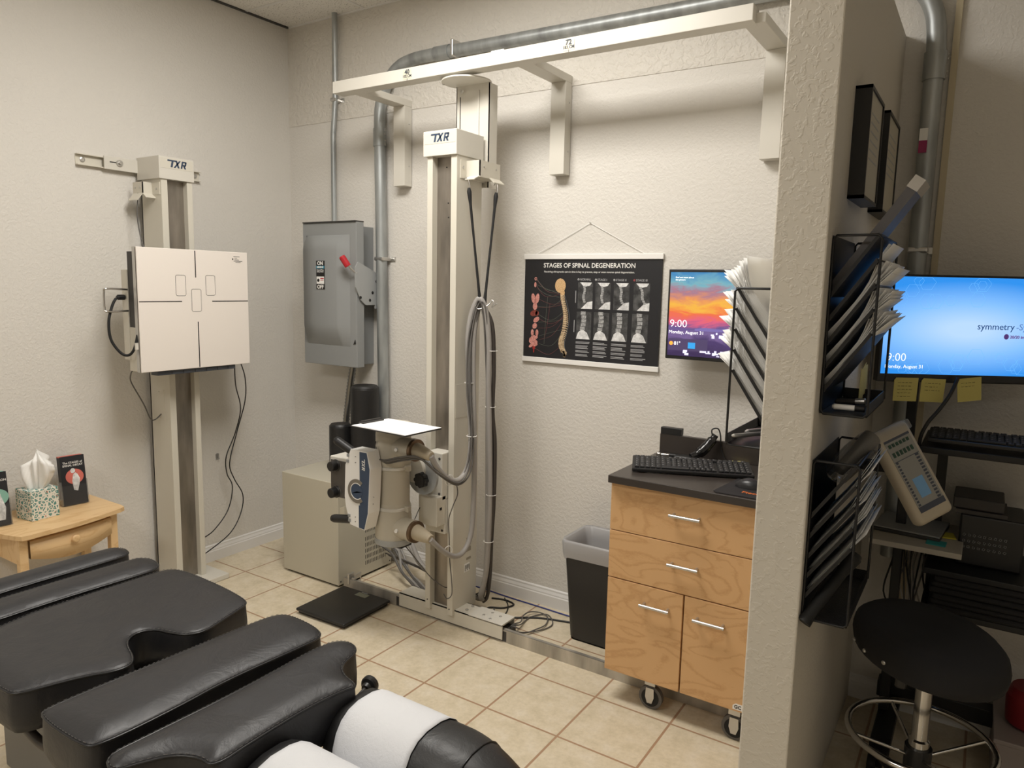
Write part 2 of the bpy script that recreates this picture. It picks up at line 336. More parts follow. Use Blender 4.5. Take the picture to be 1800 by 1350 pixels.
b = MB(); b.box(1.42, 1.449, -.462, -.28, .055, 2.094, .0015); b.box(1.549, 1.58, -.462, -.28, .055, 2.094, .0015); b.box(1.449, 1.549, -.29, -.28, .055, 2.094); b.build('column', BEIGE, t)
MB().box(1.449, 1.549, -.428, -.42, .06, 2.094).build('steel_track', STEEL, t)
screws([(1.434, -.462, .1), (1.562, -.462, .085)], -Y, .003, t, INK); screws([(1.50, -.428, 2.05), (1.51, -.428, 1.9), (1.512, -.428, 1.84)], -Y, .003, t, INK)
c_ = MB().box(1.405, 1.584, -.472, -.275, 2.093, 2.197, .002).build('cap', BEIGE2, t)
MB().box(1.412, 1.578, -.4728, -.472, 2.143, 2.19).build('logo_plate', BEIGE, c_)
logo((1.452, -.473, 2.150), X, Z, .034, c_, NAVY)
b = MB(); b.box(1.42, 1.60, -.262, -.258, 1.98, 2.425); b.box(1.596, 1.60, -.262, -.2, 1.98, 2.425); b.box(1.42, 1.424, -.262, -.2, 1.98, 2.425); b.build('rear_post', BEIGE2, t)
b = MB(); b.box(1.44, 1.444, -.2635, -.262, 2.1, 2.38); b.build('post_slot', DARKG, t); MB().box(1.54, 1.548, -.268, -.262, 2.1, 2.40, .002).build('post_rib', BEIGE2, t)
b = MB(); b.lathe((1.505, -.30, 2.425), Z * .006, [(.11, 0), (.11, 1)], 40); b.build('guide_plate', BEIGE2, t); screws([(1.46, -.275, 2.40), (1.40, -.33, 2.43)], -Y, .009, t)
# hook bracket on the right side of the column
b = MB(); 
b.box(1.58, 1.584, -.44, -.27, 2.0, 2.075); b.box(1.584, 1.655, -.40, -.396, 2.01, 2.075); b.box(1.65, 1.655, -.40, -.25, 2.01, 2.075); b.box(1.584, 1.655, -.40, -.25, 2.006, 2.01)
b.prism([(0, 0), (.035, 0), (.035, .004), (0, .004)], (1.60, -.40, 2.006), V((0, -1, -.45)).normalized(), Z, X * .05); b.prism([(0, 0), (.03, 0), (.03, .004), (0, .004)], (1.655, -.33, 2.006), V((1, 0, -.8)).normalized(), Z, Y * .08)
b.build('cable_hook_bracket', BEIGE, t); screws([(1.584, -.42, 2.045), ], X, .008, t); screws([(1.655, -.37, 2.05), (1.655, -.28, 2.05)], X, .004, t)
# spec plates on column side
for z0_, h_ in ((.38, .03), (.33, .035), (.29, .02)):
    MB().box(1.58, 1.5806, -.36, -.325, z0_ + .0, z0_ + h_ * .6).build('printed_marking', mat('faint_print', (150, 142, 126), .5), t)
pl = MB().box(1.58, 1.581, -.375, -.335, .235, .275).build('rating_plate', WHITE, t)
b = MB(); 
for k in range(5): b.box(1.581, 1.5813, -.37 + k * .0075, -.366 + k * .0075, .24 + (k % 2) * .01, .268)
b.build('plate_print', INK, pl)
b = MB(); b.box(1.58, 1.5812, -.455, -.315, .97, 1.12); b.build('access_panel', BEIGE, t)
# carriage
b = MB(); b.box(1.455, 1.545, -.50, -.425, .60, .815, .004); b.box(1.455, 1.545, -.478, -.43, .44, .60, .002); b.build('carriage', BEIGE2, t)
b = MB(); b.box(1.44, 1.545, -.535, -.47, .487, .622, .004); cb = b.build('counter_box', BEIGE, t); MB().box(1.545, 1.546, -.515, -.5, .56, .572).build('slot', INK, cb)
screws([(1.475, -.5, .79), (1.53, -.5, .79), (1.475, -.5, .63), (1.53, -.5, .63), (1.53, -.478, .455), (1.465, -.478, .47)], -Y, .006, t, DARKG)
# swivel disc, pointer, knob
b = MB(); b.lathe((1.487, -.50, .72), -Y * .07, [(.03, 0), (.03, .8), (.083, .8), (.083, 1)], 40); b.build('swivel_disc', GREYL, t)
b = MB(); b.lathe((1.45, -.57, .75), -Y * .02, [(.06, 0), (.06, 1)], 32); b.build('tube_mount', BEIGE2, t)
b = MB(); b.prism([(-.03, 0), (.075, -.008), (.075, -.014), (-.03, -.006)], (1.43, -.573, .735), X, Z, -Y * .004); b.build('pointer', DARKG, t)
b = MB(); b.lathe((1.51, -.57, .712), -Y * .05, [(.014, 0), (.014, .4)], 16, caps=False)
for k in range(8): a = k * math.pi / 4; b.cyl((1.51 + .023 * math.cos(a), -.59, .712 + .023 * math.sin(a)), (1.51 + .023 * math.cos(a), -.612, .712 + .023 * math.sin(a)), .0115, .0105, 12)
b.cyl((1.51, -.588, .712), (1.51, -.615, .712), .028, .026, 24); b.build('lock_knob', BLACKP, t)
# ================================================================ x-ray tube head
t = thing('x_ray_tube', 'warm grey cylindrical x-ray tube head with cable horns held by the stand', 'x-ray tube', (1.405, -.66, .43))
cx, cy = 1.405, -.66
def TB(name, z0, z1, prof, mm): return MB().lathe((cx, cy, z0), Z * (z1 - z0), prof, 44).build(name, mm, t)
TB('housing', .435, .935, [(.072, 0), (.080, .03), (.080, .12), (.078, .22), (.0725, .34), (.070, .36), (.070, .66), (.0715, .68), (.0755, .72), (.0765, .95), (.074, 1)], TAUPE)
TB('end_cap', .425, .458, [(.066, 0), (.0815, .25), (.0825, 1)], GREYL); TB('end_cap', .93, .961, [(.0765, 0), (.0765, .8), (.072, 1)], TAUPE)
for zz in (.585, .765):
    TB('clamp_band', zz, zz + .014, [(.0745, 0), (.0765, .1), (.0765, .9), (.0745, 1)], mat('band_silver', (216, 214, 208), .3, .3)); b = MB().box(cx + .068, cx + .092, cy - .012, cy + .012, zz - .006, zz + .02, .004); b.build('clamp_lug', TAUPE, t)
for zz in (.865, .512):
    b = MB(); b.lathe((cx + .04, cy - .015, zz), V((1, -.1, 0)) * .1, [(.046, 0), (.046, .85), (.048, .86), (.048, 1)], 32); b.build('cable_socket', TAUPE, t)
    b = MB(); b.lathe((cx + .138, cy - .025, zz), V((1, -.1, 0)) * .016, [(.047, 0), (.047, 1)], 32); b.build('socket_ring', brushed('bronze_ring', (140, 118, 96), .35), t)
    b = MB(); b.lathe((cx + .15, cy - .026, zz), V((1, -.12, -.12)) * .09, [(.034, 0), (.031, .3), (.02, .95), (.017, 1)], 28); b.build('cable_horn', mat('tan_rubber_boot', (176, 164, 142), .5), t)
    MB().lathe((cx + .075, cy - .062, zz), V((.3, -1, 0)) * .012, [(.009, 0), (.007, 1)], 14).build('oil_plug', WHITE, t)
text('UP', .022, (cx - .05, cy - .0605, .872), V((.78, -.62, 0)), Z, t, INK, 'marking', 'LEFT'); b = MB(); b.M = None
b.prism([(-.002, 0), (.002, 0), (.002, .012), (.006, .012), (0, .02), (-.006, .012), (-.002, .012)], (cx - .028, cy - .0755, .845), V((.78, -.62, 0)), Z, V((-.5, -.6, 0)) * .002); b.build('marking', INK, t)
MB().box(cx + .02, cx + .06, cy - .02, cy + .05, .415, .432).build('cable_clamp', BLACKP, t)
# collimator head with control panel
t = thing('x_ray_collimator', 'white faceted collimator with navy stripe, dial and black grip handles', 'collimator', (1.33, -.78, .5))
hexp = [(1.300, .856), (1.394, .856), (1.412, .785), (1.400, .592), (1.378, .516), (1.293, .527), (1.269, .60), (1.262, .644), (1.268, .785)]
b = MB(); b.prism([(x, z) for x, z in hexp], (0, -.81, 0), X, Z, Y * .068); pn = b.build('panel_housing', WHITE, t)
MATS['face'] = BEIGE2
b = MB(); b.prism([(1.352, .852), (1.392, .852), (1.409, .784), (1.397, .594), (1.376, .52), (1.346, .523), (1.346, .62), (1.352, .62)], (0, -.8102, 0), X, Z, -Y * .0012); b.build('navy_stripe', NAVY, t)
# dial ring
def ringp(cxx, czz, r0, r1, a0, a1, y, d, mm, name):
    n = 28; p = [(cxx + r1 * math.cos(a0 + (a1 - a0) * k / n), czz + r1 * math.sin(a0 + (a1 - a0) * k / n)) for k in range(n + 1)] + [(cxx + r0 * math.cos(a1 + (a0 - a1) * k / n), czz + r0 * math.sin(a1 + (a0 - a1) * k / n)) for k in range(n + 1)]
    b = MB(); b.prism(p, (0, y, 0), X, Z, -Y * d); return b.build(name, mm, t)
ringp(1.335, .68, .036, .052, math.radians(50), math.radians(310), -.8103, .0025, mat('dial_grey', (120, 114, 104), .4), 'dial_ring')
ringp(1.335, .68, .0, .033, 0, 6.283, -.8103, .0022, NAVY, 'dial_face'); ringp(1.335, .68, .033, .036, math.radians(50), math.radians(310), -.8103, .003, WHITE, 'dial_rim')
for k, ch in enumerate('x'): pass
logo((1.366, -.8118, .822), -Z, X, .017, t, WHITE)
for (bx_, bz_) in ((1.285, .828), (1.283, .803), (1.288, .565), (1.290, .545)):
    MB().box(bx_ - .007, bx_ + .007, -.813, -.81, bz_ - .007, bz_ + .007, .0015).build('button', GREY, t)
screws([(1.328, -.81, .828), (1.328, -.81, .803), (1.325, -.81, .565), (1.325, -.81, .545)], -Y, .0018, t, INK)
screws([(1.406, -.785, .66), (1.404, -.785, .63)], X, .003, t)
b = MB(); b.box(1.11, 1.30, -.75, -.60, .605, .79, .004); b.build('lamp_housing', BEIGE2, t)
kp = MB().box(1.118, 1.262, -.7525, -.75, .61, .775).build('knob_panel', mat('graphite_panel', (84, 80, 76), .45), t)
for kz in (.752, .632):
    ringp(1.152, kz, .024, .026, 0, 6.283, -.7525, .0008, mat('dial_print', (150, 146, 138), .5), 'knob_scale')
    MB().lathe((1.150, -.7525, kz), -Y * .035, [(.027, 0), (.027, .1), (.0225, .2), (.0215, .95), (.018, 1)], 28).build('knob', BLACKP, t)
def grip(p0, p1, r): 
    d = V(p1) - V(p0); b = MB(); b.lathe(p0, d, [(r * .9, 0), (r, .1), (r, .85), (r * .8, .96), (r * .4, 1)], 24); b.build('grip_handle', BLACKP, t)
grip((1.285, -.775, .832), (1.185, -.79, .882), .0185); grip((1.28, -.775, .537), (1.158, -.79, .522), .0185)
MB().box(1.30, 1.36, -.745, -.70, .60, .80).build('neck', TAUPE, t)
# clipboard with paper on the tube
t = thing('clipboard', 'black clipboard holding white paper lying flat on top of the x-ray tube', 'clipboard', (1.5, -.78, .94))
zc = .962; M = Matrix.Translation((1.465, -.745, zc)) @ Matrix.Rotation(math.radians(-3), 4, 'Z')
b = MB(M); b.box(-.13, .19, -.105, .105, 0, .004, .0015); b.build('board', BLACKP, t)
b = MB(M)
for k in range(3): b.box(-.122 + k * .002, .185 + k * .003, -.102 + k * .001, .103, .0042 + k * .0012, .0052 + k * .0012)
b.build('paper', mat('bright_paper', (250, 250, 250), .8), t)
b = MB(M); b.box(-.128, -.098, -.06, .06, .008, .013, .003); b.cyl((-.118, -.055, .014), (-.118, .055, .014), .005); b.build('clip', DARKG, t)
# ================================================================ cables on the stand
def cable(name, label, pts, r, mm, n=7, seg=10, cat='cable', group=None):
    return tag(MB().tube(pts, r, seg, n).build(name, mm), label, cat, group)
CAB = mat('grey_cable_sheath', (150, 146, 142), .45); CABD = mat('dark_grey_cable_sheath', (92, 89, 86), .5); CABB = mat('black_cable', (24, 24, 24), .5)
topL = (1.647, -.385, 1.49)
hv1 = [(1.645, -.70, .855), (1.655, -.66, .79), (1.664, -.59, .735), (1.67, -.53, .73), (1.672, -.475, .785), (1.657, -.44, .90), (1.636, -.43, 1.05), (1.622, -.42, 1.2), (1.615, -.415, 1.33), (1.622, -.40, 1.43), (1.65, -.385, 1.495), (1.678, -.375, 1.44), (1.692, -.365, 1.30), (1.69, -.36, 1.1), (1.697, -.355, .86), (1.70, -.35, .6), (1.692, -.345, .40), (1.672, -.33, .24), (1.63, -.31, .12), (1.58, -.24, .06), (1.4, -.21, .05), (1.2, -.21, .12), (1.05, -.14, .2), (.9, -.1, .26), (.83, -.09, .28)]
cable('high_voltage_cable', 'thick grey cable looping from the upper tube horn over the black straps', hv1, .0125, CAB, 8, 12)
hv2 = [(1.645, -.70, .502), (1.66, -.64, .44), (1.672, -.57, .395), (1.672, -.50, .40), (1.672, -.45, .47), (1.668, -.43, .62), (1.664, -.425, .80), (1.655, -.42, 1.0), (1.64, -.41, 1.2), (1.638, -.40, 1.36), (1.65, -.375, 1.475), (1.672, -.365, 1.40), (1.678, -.35, 1.2), (1.68, -.345, .9), (1.682, -.34, .55), (1.67, -.325, .30), (1.63, -.29, .13), (1.55, -.22, .055), (1.36, -.19, .045), (1.16, -.19, .12), (1.0, -.13, .22), (.83, -.10, .24)]
cable('high_voltage_cable', 'thick grey cable curving up from the lower tube horn beside the column', hv2, .0115, CAB, 8, 12)
c3 = [(1.415, -.745, .81), (1.46, -.755, .815), (1.53, -.74, .835), (1.60, -.715, .84), (1.66, -.66, .77), (1.675, -.56, .715), (1.68, -.49, .76), (1.665, -.45, .9), (1.64, -.44, 1.1), (1.632, -.42, 1.3), (1.645, -.40, 1.44), (1.662, -.39, 1.478), (1.68, -.375, 1.4), (1.683, -.35, 1.1), (1.69, -.33, .7), (1.68, -.32, .35), (1.64, -.29, .15), (1.5, -.2, .04), (1.3, -.16, .04), (1.1, -.15, .08), (.9, -.15, .1)]
for k in range(4):
    o = .0042; dx, dz = [(0, 0), (.007, .004), (-.003, .008), (.005, -.006)][k]
    cable('control_cable', 'thin grey control cables running with the thick cables past the black straps', [(p[0] + dx + .003 * math.sin(i * 1.7 + k), p[1] - dz + .003 * math.cos(i * 2.1 + k * 2), max(.012, p[2] + dz)) for i, p in enumerate(c3)], .0036, CABD, 6, 8, 'cable', 'thin control cables of the tube stand')
for px_, side in ((1.70, 0),):
    c4 = [(1.665, -.37, 1.46), (1.70, -.355, 1.38), (1.706, -.345, 1.2), (1.70, -.34, 1.0), (1.712, -.335, .85), (1.712, -.335, .6), (1.70, -.33, .42), (1.68, -.31, .22), (1.64, -.27, .1), (1.57, -.2, .03)]
    cable('power_cable', 'black cable strapped along the right branch of the cable loop', c4, .009, mat('brownish_black_cable', (56, 50, 46), .5), 7, 10)
cable('sensor_wire', 'thin dark wire hanging from the upper cables down across the column face', [(1.66, -.55, .72), (1.655, -.53, .66), (1.63, -.53, .6), (1.60, -.52, .53), (1.588, -.50, .44), (1.585, -.49, .33), (1.592, -.485, .24), (1.59, -.48, .17), (1.56, -.475, .14), (1.525, -.455, .145)], .0024, CABD, 7, 6)
cable('sensor_wire', 'thin dark wire slanting from under the tube into the steel track', [(1.42, -.63, .425), (1.44, -.60, .38), (1.47, -.56, .31), (1.505, -.52, .24), (1.53, -.47, .19), (1.53, -.43, .17)], .0024, CABD, 7, 6)
cable('sensor_wire', 'short thin wire looping between the tube and the counter box', [(1.47, -.62, .56), (1.45, -.60, .49), (1.44, -.57, .5), (1.445, -.54, .55), (1.452, -.53, .57)], .0018, CABB, 6, 6)
TIEL = ['where the upper cable bends below the clipboard', 'beside the black knob', 'highest on the right branch of the cable loop', 'second highest on the right branch of the cable loop', 'second lowest on the right branch of the cable loop', 'lowest on the right branch of the cable loop', 'on the left branch level with the switch box bottom', 'where the lower horn cable curves by the column']
for (p, d), tl in zip((((1.664, -.60, .737), 0), ((1.66, -.44, .90), 1), ((1.70, -.35, 1.27), 1), ((1.69, -.345, 1.02), 1), ((1.70, -.34, .62), 1), ((1.69, -.34, .40), 1), ((1.63, -.42, 1.13), 1), ((1.66, -.6, .425), 0)), TIEL):
    b = MB(); rr = .022; b.tube([V(p) + (V((math.cos(a), math.sin(a), .0)) if d else V((.2 * math.cos(a), math.cos(a), math.sin(a)))) * rr for a in [k * math.pi / 8 for k in range(16)]], .0015, 6, 0, True)
    tag(b.build('cable_tie', WHITE), 'white nylon cable tie ' + tl, 'cable tie', 'cable ties on the tube stand cables')
# straps
def bungee(label, top, bot):
    t = thing('rubber_strap', label, 'strap', bot); T = V(top); B = V(bot); d = (B - T)
    b = MB(); b.tube([T + d * q for q in (0.07, .1, .13, .2, .5, .9, 1)], [.006, .010, .009, .006, .005, .006, .009], 10); b.build('band', RUBBER, t)
    b = MB(); b.tube([T + d * .085, T + d * .06 + V((.006, 0, 0)), T + d * .03 + V((.004, 0, 0)), T, T + V((-.008, 0, .006)), T + V((-.016, 0, -.004))], .0022, 8, 4); b.build('wire_hook', SILVER, t)
bungee('black rubber strap slanting from the bracket front to the cable loop', (1.615, -.43, 1.995), (1.655, -.385, 1.475))
bungee('black rubber strap hanging straight from the bracket outer corner', (1.675, -.30, 1.985), (1.667, -.37, 1.475))
b = MB(); b.tube([(1.64, -.40, 1.465), (1.66, -.40, 1.45), (1.69, -.37, 1.47), (1.70, -.36, 1.49), (1.71, -.36, 1.475), (1.70, -.36, 1.46), (1.725, -.36, 1.475)], .003, 8, 5)
tag(b.build('s_hook', SILVER), 'small bent wire hook joining the straps under the cable loop', 'hook')
# ================================================================ generator box
t = thing('x_ray_generator', 'beige metal generator cabinet with vent slots in the back corner', 'cabinet', (.63, -.27, 0))
b = MB(); b.box(.425, .843, -.455, -.06, .012, .548, .003); b.build('casing', mat('putty_enamel', (192, 186, 169), .45), t); MB().box(.44, .83, -.44, -.08, 0, .012).build('plinth', INK, t)
b = MB()
for r_ in range(6):
    if r_ == 0: rng = range(0, 8)
    else: rng = range(0, 14 if r_ < 5 else 14)
    for k in rng:
        y_ = -.262 + k * .0115; z_ = .262 - r_ * .033 - (.012 if r_ else 0)
        b.box(.843, .8436, y_, y_ + .0034, z_ - .021, z_)
b.build('vent_slots', INK, t); screws([(.843, -.44, .03), (.843, -.075, .03)], X, .004, t, DARKG)
lbp = MB().box(.843, .844, -.44, -.41, .34, .42).build('printed_marking', MATS['label_cream'], t); MB().box(.844, .8444, -.43, -.42, .355, .375).build('mark', INK, lbp)
# foam bolsters standing on it
def bolster(label, x, y, r, z0, z1):
    tt = thing('foam_bolster', label, 'bolster', (x, y, z0)); b = MB(); h = z1 - z0
    b.lathe((x, y, z0), Z * h, [(r * .9, 0), (r, .02), (r, 1 - .035 * .5 / h), (r * .95, 1 - .008 / h), (r * .85, 1), (.001, 1)], 40, caps=False); b.build('cover', VINYL, tt)
    b = MB(); b.tube([(x + r * .97 * math.cos(a), y + r * .97 * math.sin(a), z1 - .012) for a in [k * math.pi / 16 for k in range(32)]], .0025, 6, 0, True); b.build('piping', VINYL, tt)
bolster('tall black vinyl roller bolster standing on the generator cabinet', .745, -.16, .075, .548, 1.01)
bolster('short black vinyl roller bolster beside the tall one on the generator cabinet', .60, -.20, .06, .548, .79)
# ================================================================ bathroom scale
t = thing('bathroom_scale', 'flat black digital floor scale by the rail', 'scale', (1.05, -.61, 0)); M = Matrix.Translation((1.045, -.612, 0)) @ Matrix.Rotation(math.radians(1.5), 4, 'Z')
b = MB(M); b.box(-.155, .155, -.16, .155, .016, .03, .006, 3); b.build('platform', mat('matte_black_glass', (30, 29, 29), .42), t)
b = MB(M); b.box(-.145, .145, -.15, .145, .004, .018); b.build('underside', INK, t)
for sx in (-1, 1):
    for sy in (-1, 1): bb = MB(M); bb.cyl((sx * .12, sy * .125, 0), (sx * .12, sy * .125, .01), .014, None, 16); bb.build('foot', RUBBER, t)
b = MB(M); b.box(-.03, .04, .10, .135, .03, .0306); b.build('display', mat('lcd_green', (110, 112, 98), .3), t)
b = MB(M); b.box(-.02, .02, .141, .145, .03, .0304); b.build('brand_mark', GREYL, t)
# ================================================================ floor cables
CF = 'cables on the floor by the back wall'
def fcable(label, pts, r, mm, g=None): return cable('floor_cable', label, [(a[0], a[1], a[2] if len(a) > 2 else r) for a in pts], r, mm, 7, 8, 'cable', g)
fcable('blue network cable lying along the baseboard of the back wall', [(1.3, -.03), (1.45, -.03), (1.6, -.04), (1.8, -.045), (1.95, -.05), (2.2, -.05), (2.6, -.04)], .0035, mat('blue_cable', (48, 56, 120), .5))
fcable('black power cord winding between the stand base and the waste bin', [(1.55, -.10), (1.62, -.08), (1.68, -.10), (1.66, -.16), (1.60, -.20), (1.64, -.26), (1.74, -.23), (1.85, -.155), (1.95, -.12), (2.1, -.08)], .0045, CABB)
fcable('thin black cord crossing beside the power cord behind the stand', [(1.60, -.06), (1.66, -.12), (1.70, -.20), (1.69, -.26), (1.72, -.33, .08)], .003, CABB)
b = MB(); lp = [(1.845 - .0, -.345, .05), (1.835, -.28, .03), (1.80, -.2, .02), (1.80, -.14, .015), (1.84, -.11, .01), (1.89, -.13, .01), (1.92, -.2, .008), (1.91, -.27, .01), (1.89, -.33, .012), (1.86, -.37, .03), (1.85, -.4, .05)]
b.tube(lp, .003, 8, 7); b.tube([(1.84, -.36, .045), (1.83, -.27, .012), (1.82, -.17, .006), (1.87, -.10, .006), (1.94, -.17, .006), (1.93, -.25, .006), (1.88, -.35, .02), (1.845, -.40, .05)], .0028, 8, 7)
tag(b.build('floor_cable', CABD), 'loose loop of thin grey wire at the right end of the stand base', 'cable')
b = MB()
for k in range(5): a = k * 1.1; b.tube([(1.845, -.40 + .008 * k, .045), (1.862, -.395 + .012 * math.cos(a), .05 + .02 * math.sin(a)), (1.88 + .006 * k, -.385 + .02 * math.cos(a), .045 + .025 * math.sin(a))], .0022, 6, 4)
tag(b.build('wire_tails', CABD), 'short cut wire tails poking out of the stand base end', 'wires')
for k in range(6):
    r_ = .05 + .012 * k; cxx, cyy = 1.27 + .006 * k, -.13 - .004 * k
    b = MB(); b.tube([(cxx + r_ * math.cos(a) * 1.0, cyy + r_ * .65 * math.sin(a), .012 + .045 * (1 + math.sin(a + k)) * .5 + .01 * k) for a in [j * math.pi / 8 for j in range(16)]], .0045, 8, 3, True)
    tag(b.build('coiled_cable', CABD if k % 2 else CAB), 'coil of grey cable lying behind the column between the generator and baseboard', 'cable', 'coiled cables behind the column')
for k in range(4):
    rn = random.Random(k); wz = lambda: rn.uniform(-.018, .018)
    fcable('grey cable running from the generator cabinet to behind the column base', [(.84, -.10 - .02 * k, .24 - .03 * k), (.90, -.11 - .02 * k, .20 - .02 * k), (.98, -.13 - .02 * k + wz(), .10 + .01 * k + wz()), (1.07, -.17 - .02 * k + wz(), .05 + .008 * k), (1.16, -.20 - .022 * k, .03 + .006 * k), (1.25, -.24 - .02 * k, .02 + .004 * k), (1.36, -.27 - .01 * k, .015 + .004 * k), (1.5, -.24, .02)], .0065, (CAB, CABD)[k % 2], 'grey cables from generator to column')
# ================================================================ left wall receptor stand
t = thing('receptor_wall_rail', 'short cream slotted track screwed horizontally to the left wall', 'rail', (.01, -.9, 2.05))
b = MB(); b.box(0, .004, -1.215, -.60, 2.052, 2.102); b.box(.004, .022, -1.215, -.60, 2.052, 2.056); b.box(.004, .022, -1.215, -.60, 2.098, 2.102); b.build('channel', BEIGE, t)
b = MB(); b.box(.022, .03, -1.10, -.9, 2.048, 2.108, .002); cl = b.build('clamp_plate', BEIGE2, t); MB().box(.03, .0305, -1.075, -1.03, 2.08, 2.085).build('slot', INK, cl)
MB().lathe((.03, -1.03, 2.082), X * .006, [(.016, 0), (.015, 1)], 24).build('washer', SILVER, t); MB().lathe((.036, -1.03, 2.082), X * .008, [(.008, 0), (.007, 1)], 6).build('bolt', SILVER, t)
screws([(.005, -1.185, 2.078), (.005, -.625, 2.078)], X, .012, t)
t = thing('receptor_stand', 'cream wall-mounted stand column with steel track and blue logo cap at the left wall', 'x-ray stand', (.12, -.85, 0))
ya, yb = -.932, -.771
b = MB(); b.box(.03, .2, ya, ya + .032, .026, 2.02, .0015); b.box(.03, .2, yb - .028, yb, .026, 2.02, .0015); b.box(.03, .04, ya, yb, .026, 2.02); b.build('column', BEIGE, t)
MB().box(.16, .168, ya + .032, yb - .028, .03, 2.02).build('steel_track', STEEL, t)
c_ = MB().box(.022, .208, -.943, -.764, 2.016, 2.12, .002).build('cap', BEIGE2, t); MB().box(.208, .2088, -.937, -.77, 2.066, 2.113).build('logo_plate', BEIGE, c_); logo((.2088, -.897, 2.073), Y, Z, .034, c_, NAVY)
MB().box(.02, .285, -1.0, -.695, 0, .028, .004).build('base_plate', BEIGE2, t)
b = MB(); b.box(.05, .13, ya - .05, ya - .046, 1.945, 2.0); b.box(.126, .13, ya - .05, ya, 1.945, 2.0); b.prism([(0, 0), (.04, 0), (.04, .003), (0, .003)], (.05, ya - .05, 1.945), V((0, -.6, -.8)), Z, X * .08); b.prism([(0, 0), (.03, 0), (.03, .003), (0, .003)], (.13, ya - .05, 1.945), V((.8, 0, -.6)), Z, Y * .05)
b.box(.13, .19, ya - .003, ya, 1.945, 2.0); b.build('cable_hook_bracket', BEIGE, t); screws([(.165, ya - .003, 1.97), (.07, ya - .05, 1.975), (.11, ya - .05, 1.975)], -Y, .005, t)
MB().box(.07, .15, ya - .001, ya, .86, 1.01).build('access_panel', BEIGE, t); screws([(.11, ya - .001, 1.0), (.11, ya - .001, .87)], -Y, .0025, t)
# receptor panel
t = thing('x_ray_receptor', 'square white image receptor panel with crosshair marks on the left stand', 'x-ray receptor', (.3, -.87, 1.13))
y0, y1, z0, z1 = -1.154, -.58, 1.131, 1.689
MB().box(.343, .35, y0, y1, z0, z1, .002).build('face_panel', mat('receptor_white', (232, 224, 216), .5), t)
MB().box(.338, .343, y0 + .004, y1 - .004, z0 + .004, z1 - .004).build('gasket', INK, t)
b = MB(); b.box(.315, .338, y0, y1, z0, z1, .001); b.build('frame', SILVER, t)
b = MB(); b.box(.235, .315, y0 + .012, y1 - .03, z0, z0 + .2, .003); b.box(.205, .25, y0 + .008, y1 - .03, z0 + .05, z1 - .1, .002); b.build('cassette_housing', BEIGE, t); MB().box(.25, .315, y0 + .014, y1 - .03, z0 + .2, z1 - .02).build('cassette_slot', DARKG, t)
b = MB(); b.box(.19, .225, -1.0, -.72, 1.2, 1.6, .003); b.build('mount_carriage', BEIGE, t)
b = MB(); b.box(.3502, .3506, -.873, -.868, 1.56, z1 - .004); b.box(.3502, .3506, -.868, -.863, z0 + .004, 1.352); b.box(.3502, .3506, y0 + .003, -.945, 1.4465, 1.4505); b.box(.3502, .3506, -.787, y1 - .003, 1.4465, 1.4505)
def rrect(b, yc, zc, w_, h_):
    p = []; r_ = .008
    for (sx, sy, a0) in ((1, 1, 0), (-1, 1, 90), (-1, -1, 180), (1, -1, 270)):
        for k in range(4): a = math.radians(a0 + 30 * k); p.append(V((.3503, yc + sx * (w_ / 2 - r_) + r_ * math.cos(a), zc + sy * (h_ / 2 - r_) + r_ * math.sin(a))))
    b.tube(p, .0009, 4, 0, True)
for yc, zc in ((-.948, 1.522), (-.793, 1.524), (-.870, 1.453)): rrect(b, yc, zc, .05, .095 if zc > 1.5 else .105)
b.build('crosshair_marks', INK, t)
b = MB()
for k, (a, c_, z_) in enumerate(((-.66, -.625, 1.668), (-.655, -.64, 1.66), (-.655, -.63, 1.652), (-.66, -.61, 1.646), (-.65, -.62, 1.64))): b.box(.3502, .3505, a, c_, z_ - .0022, z_)
b.box(.3502, .3505, -.668, -.662, 1.65, 1.658); b.build('printed_marking', INK, t)
b = MB(); b.tube([(.26, -1.15, 1.50), (.255, -1.24, 1.503), (.25, -1.25, 1.49), (.25, -1.25, 1.415), (.255, -1.24, 1.403), (.26, -1.15, 1.405)], .0045, 10, 4); b.build('grab_handle', CHROME, t)
MB().lathe((.23, -1.15, 1.465), -Y * .035, [(.012, 0), (.012, .8), (.006, 1)], 16).build('plug', BLACKP, t)
MB().cyl((.33, -1.16, 1.235), (.33, -1.16, 1.265), .008, None, 16).build('connector', BEIGE2, t)
b = MB(); b.box(.28, .335, -1.07, -.66, z0 - .022, z0 - .002, .002)
for k in range(6): b.box(.335, .338, -1.0 + k * .06, -.96 + k * .06, z0 - .02, z0 - .004)
b.build('tray_rail', mat('slate_rubber', (70, 74, 82), .5), t)
cable('receptor_cable', 'black cable looping from the plug to the lower corner of the white receptor panel', [(.235, -1.19, 1.46), (.24, -1.21, 1.43), (.25, -1.235, 1.36), (.26, -1.235, 1.28), (.28, -1.205, 1.22), (.30, -1.18, 1.21), (.32, -1.165, 1.24), (.325, -1.15, 1.30)], .006, RUBBER)
cable('receptor_cable', 'thin grey cable hanging under the receptor panel into the left stand column side', [(.24, -1.13, 1.135), (.2, -1.12, 1.11), (.13, -1.08, 1.06), (.12, -1.02, .95), (.12, -.99, .875), (.12, -.965, .865), (.12, -.93, .89)], .003, CABD)
cable('receptor_cable', 'thin grey wire falling from the hook bracket behind the receptor panel', [(.09, -.98, 1.95), (.09, -.99, 1.85), (.1, -.985, 1.75), (.15, -.985, 1.65)], .003, CABD)
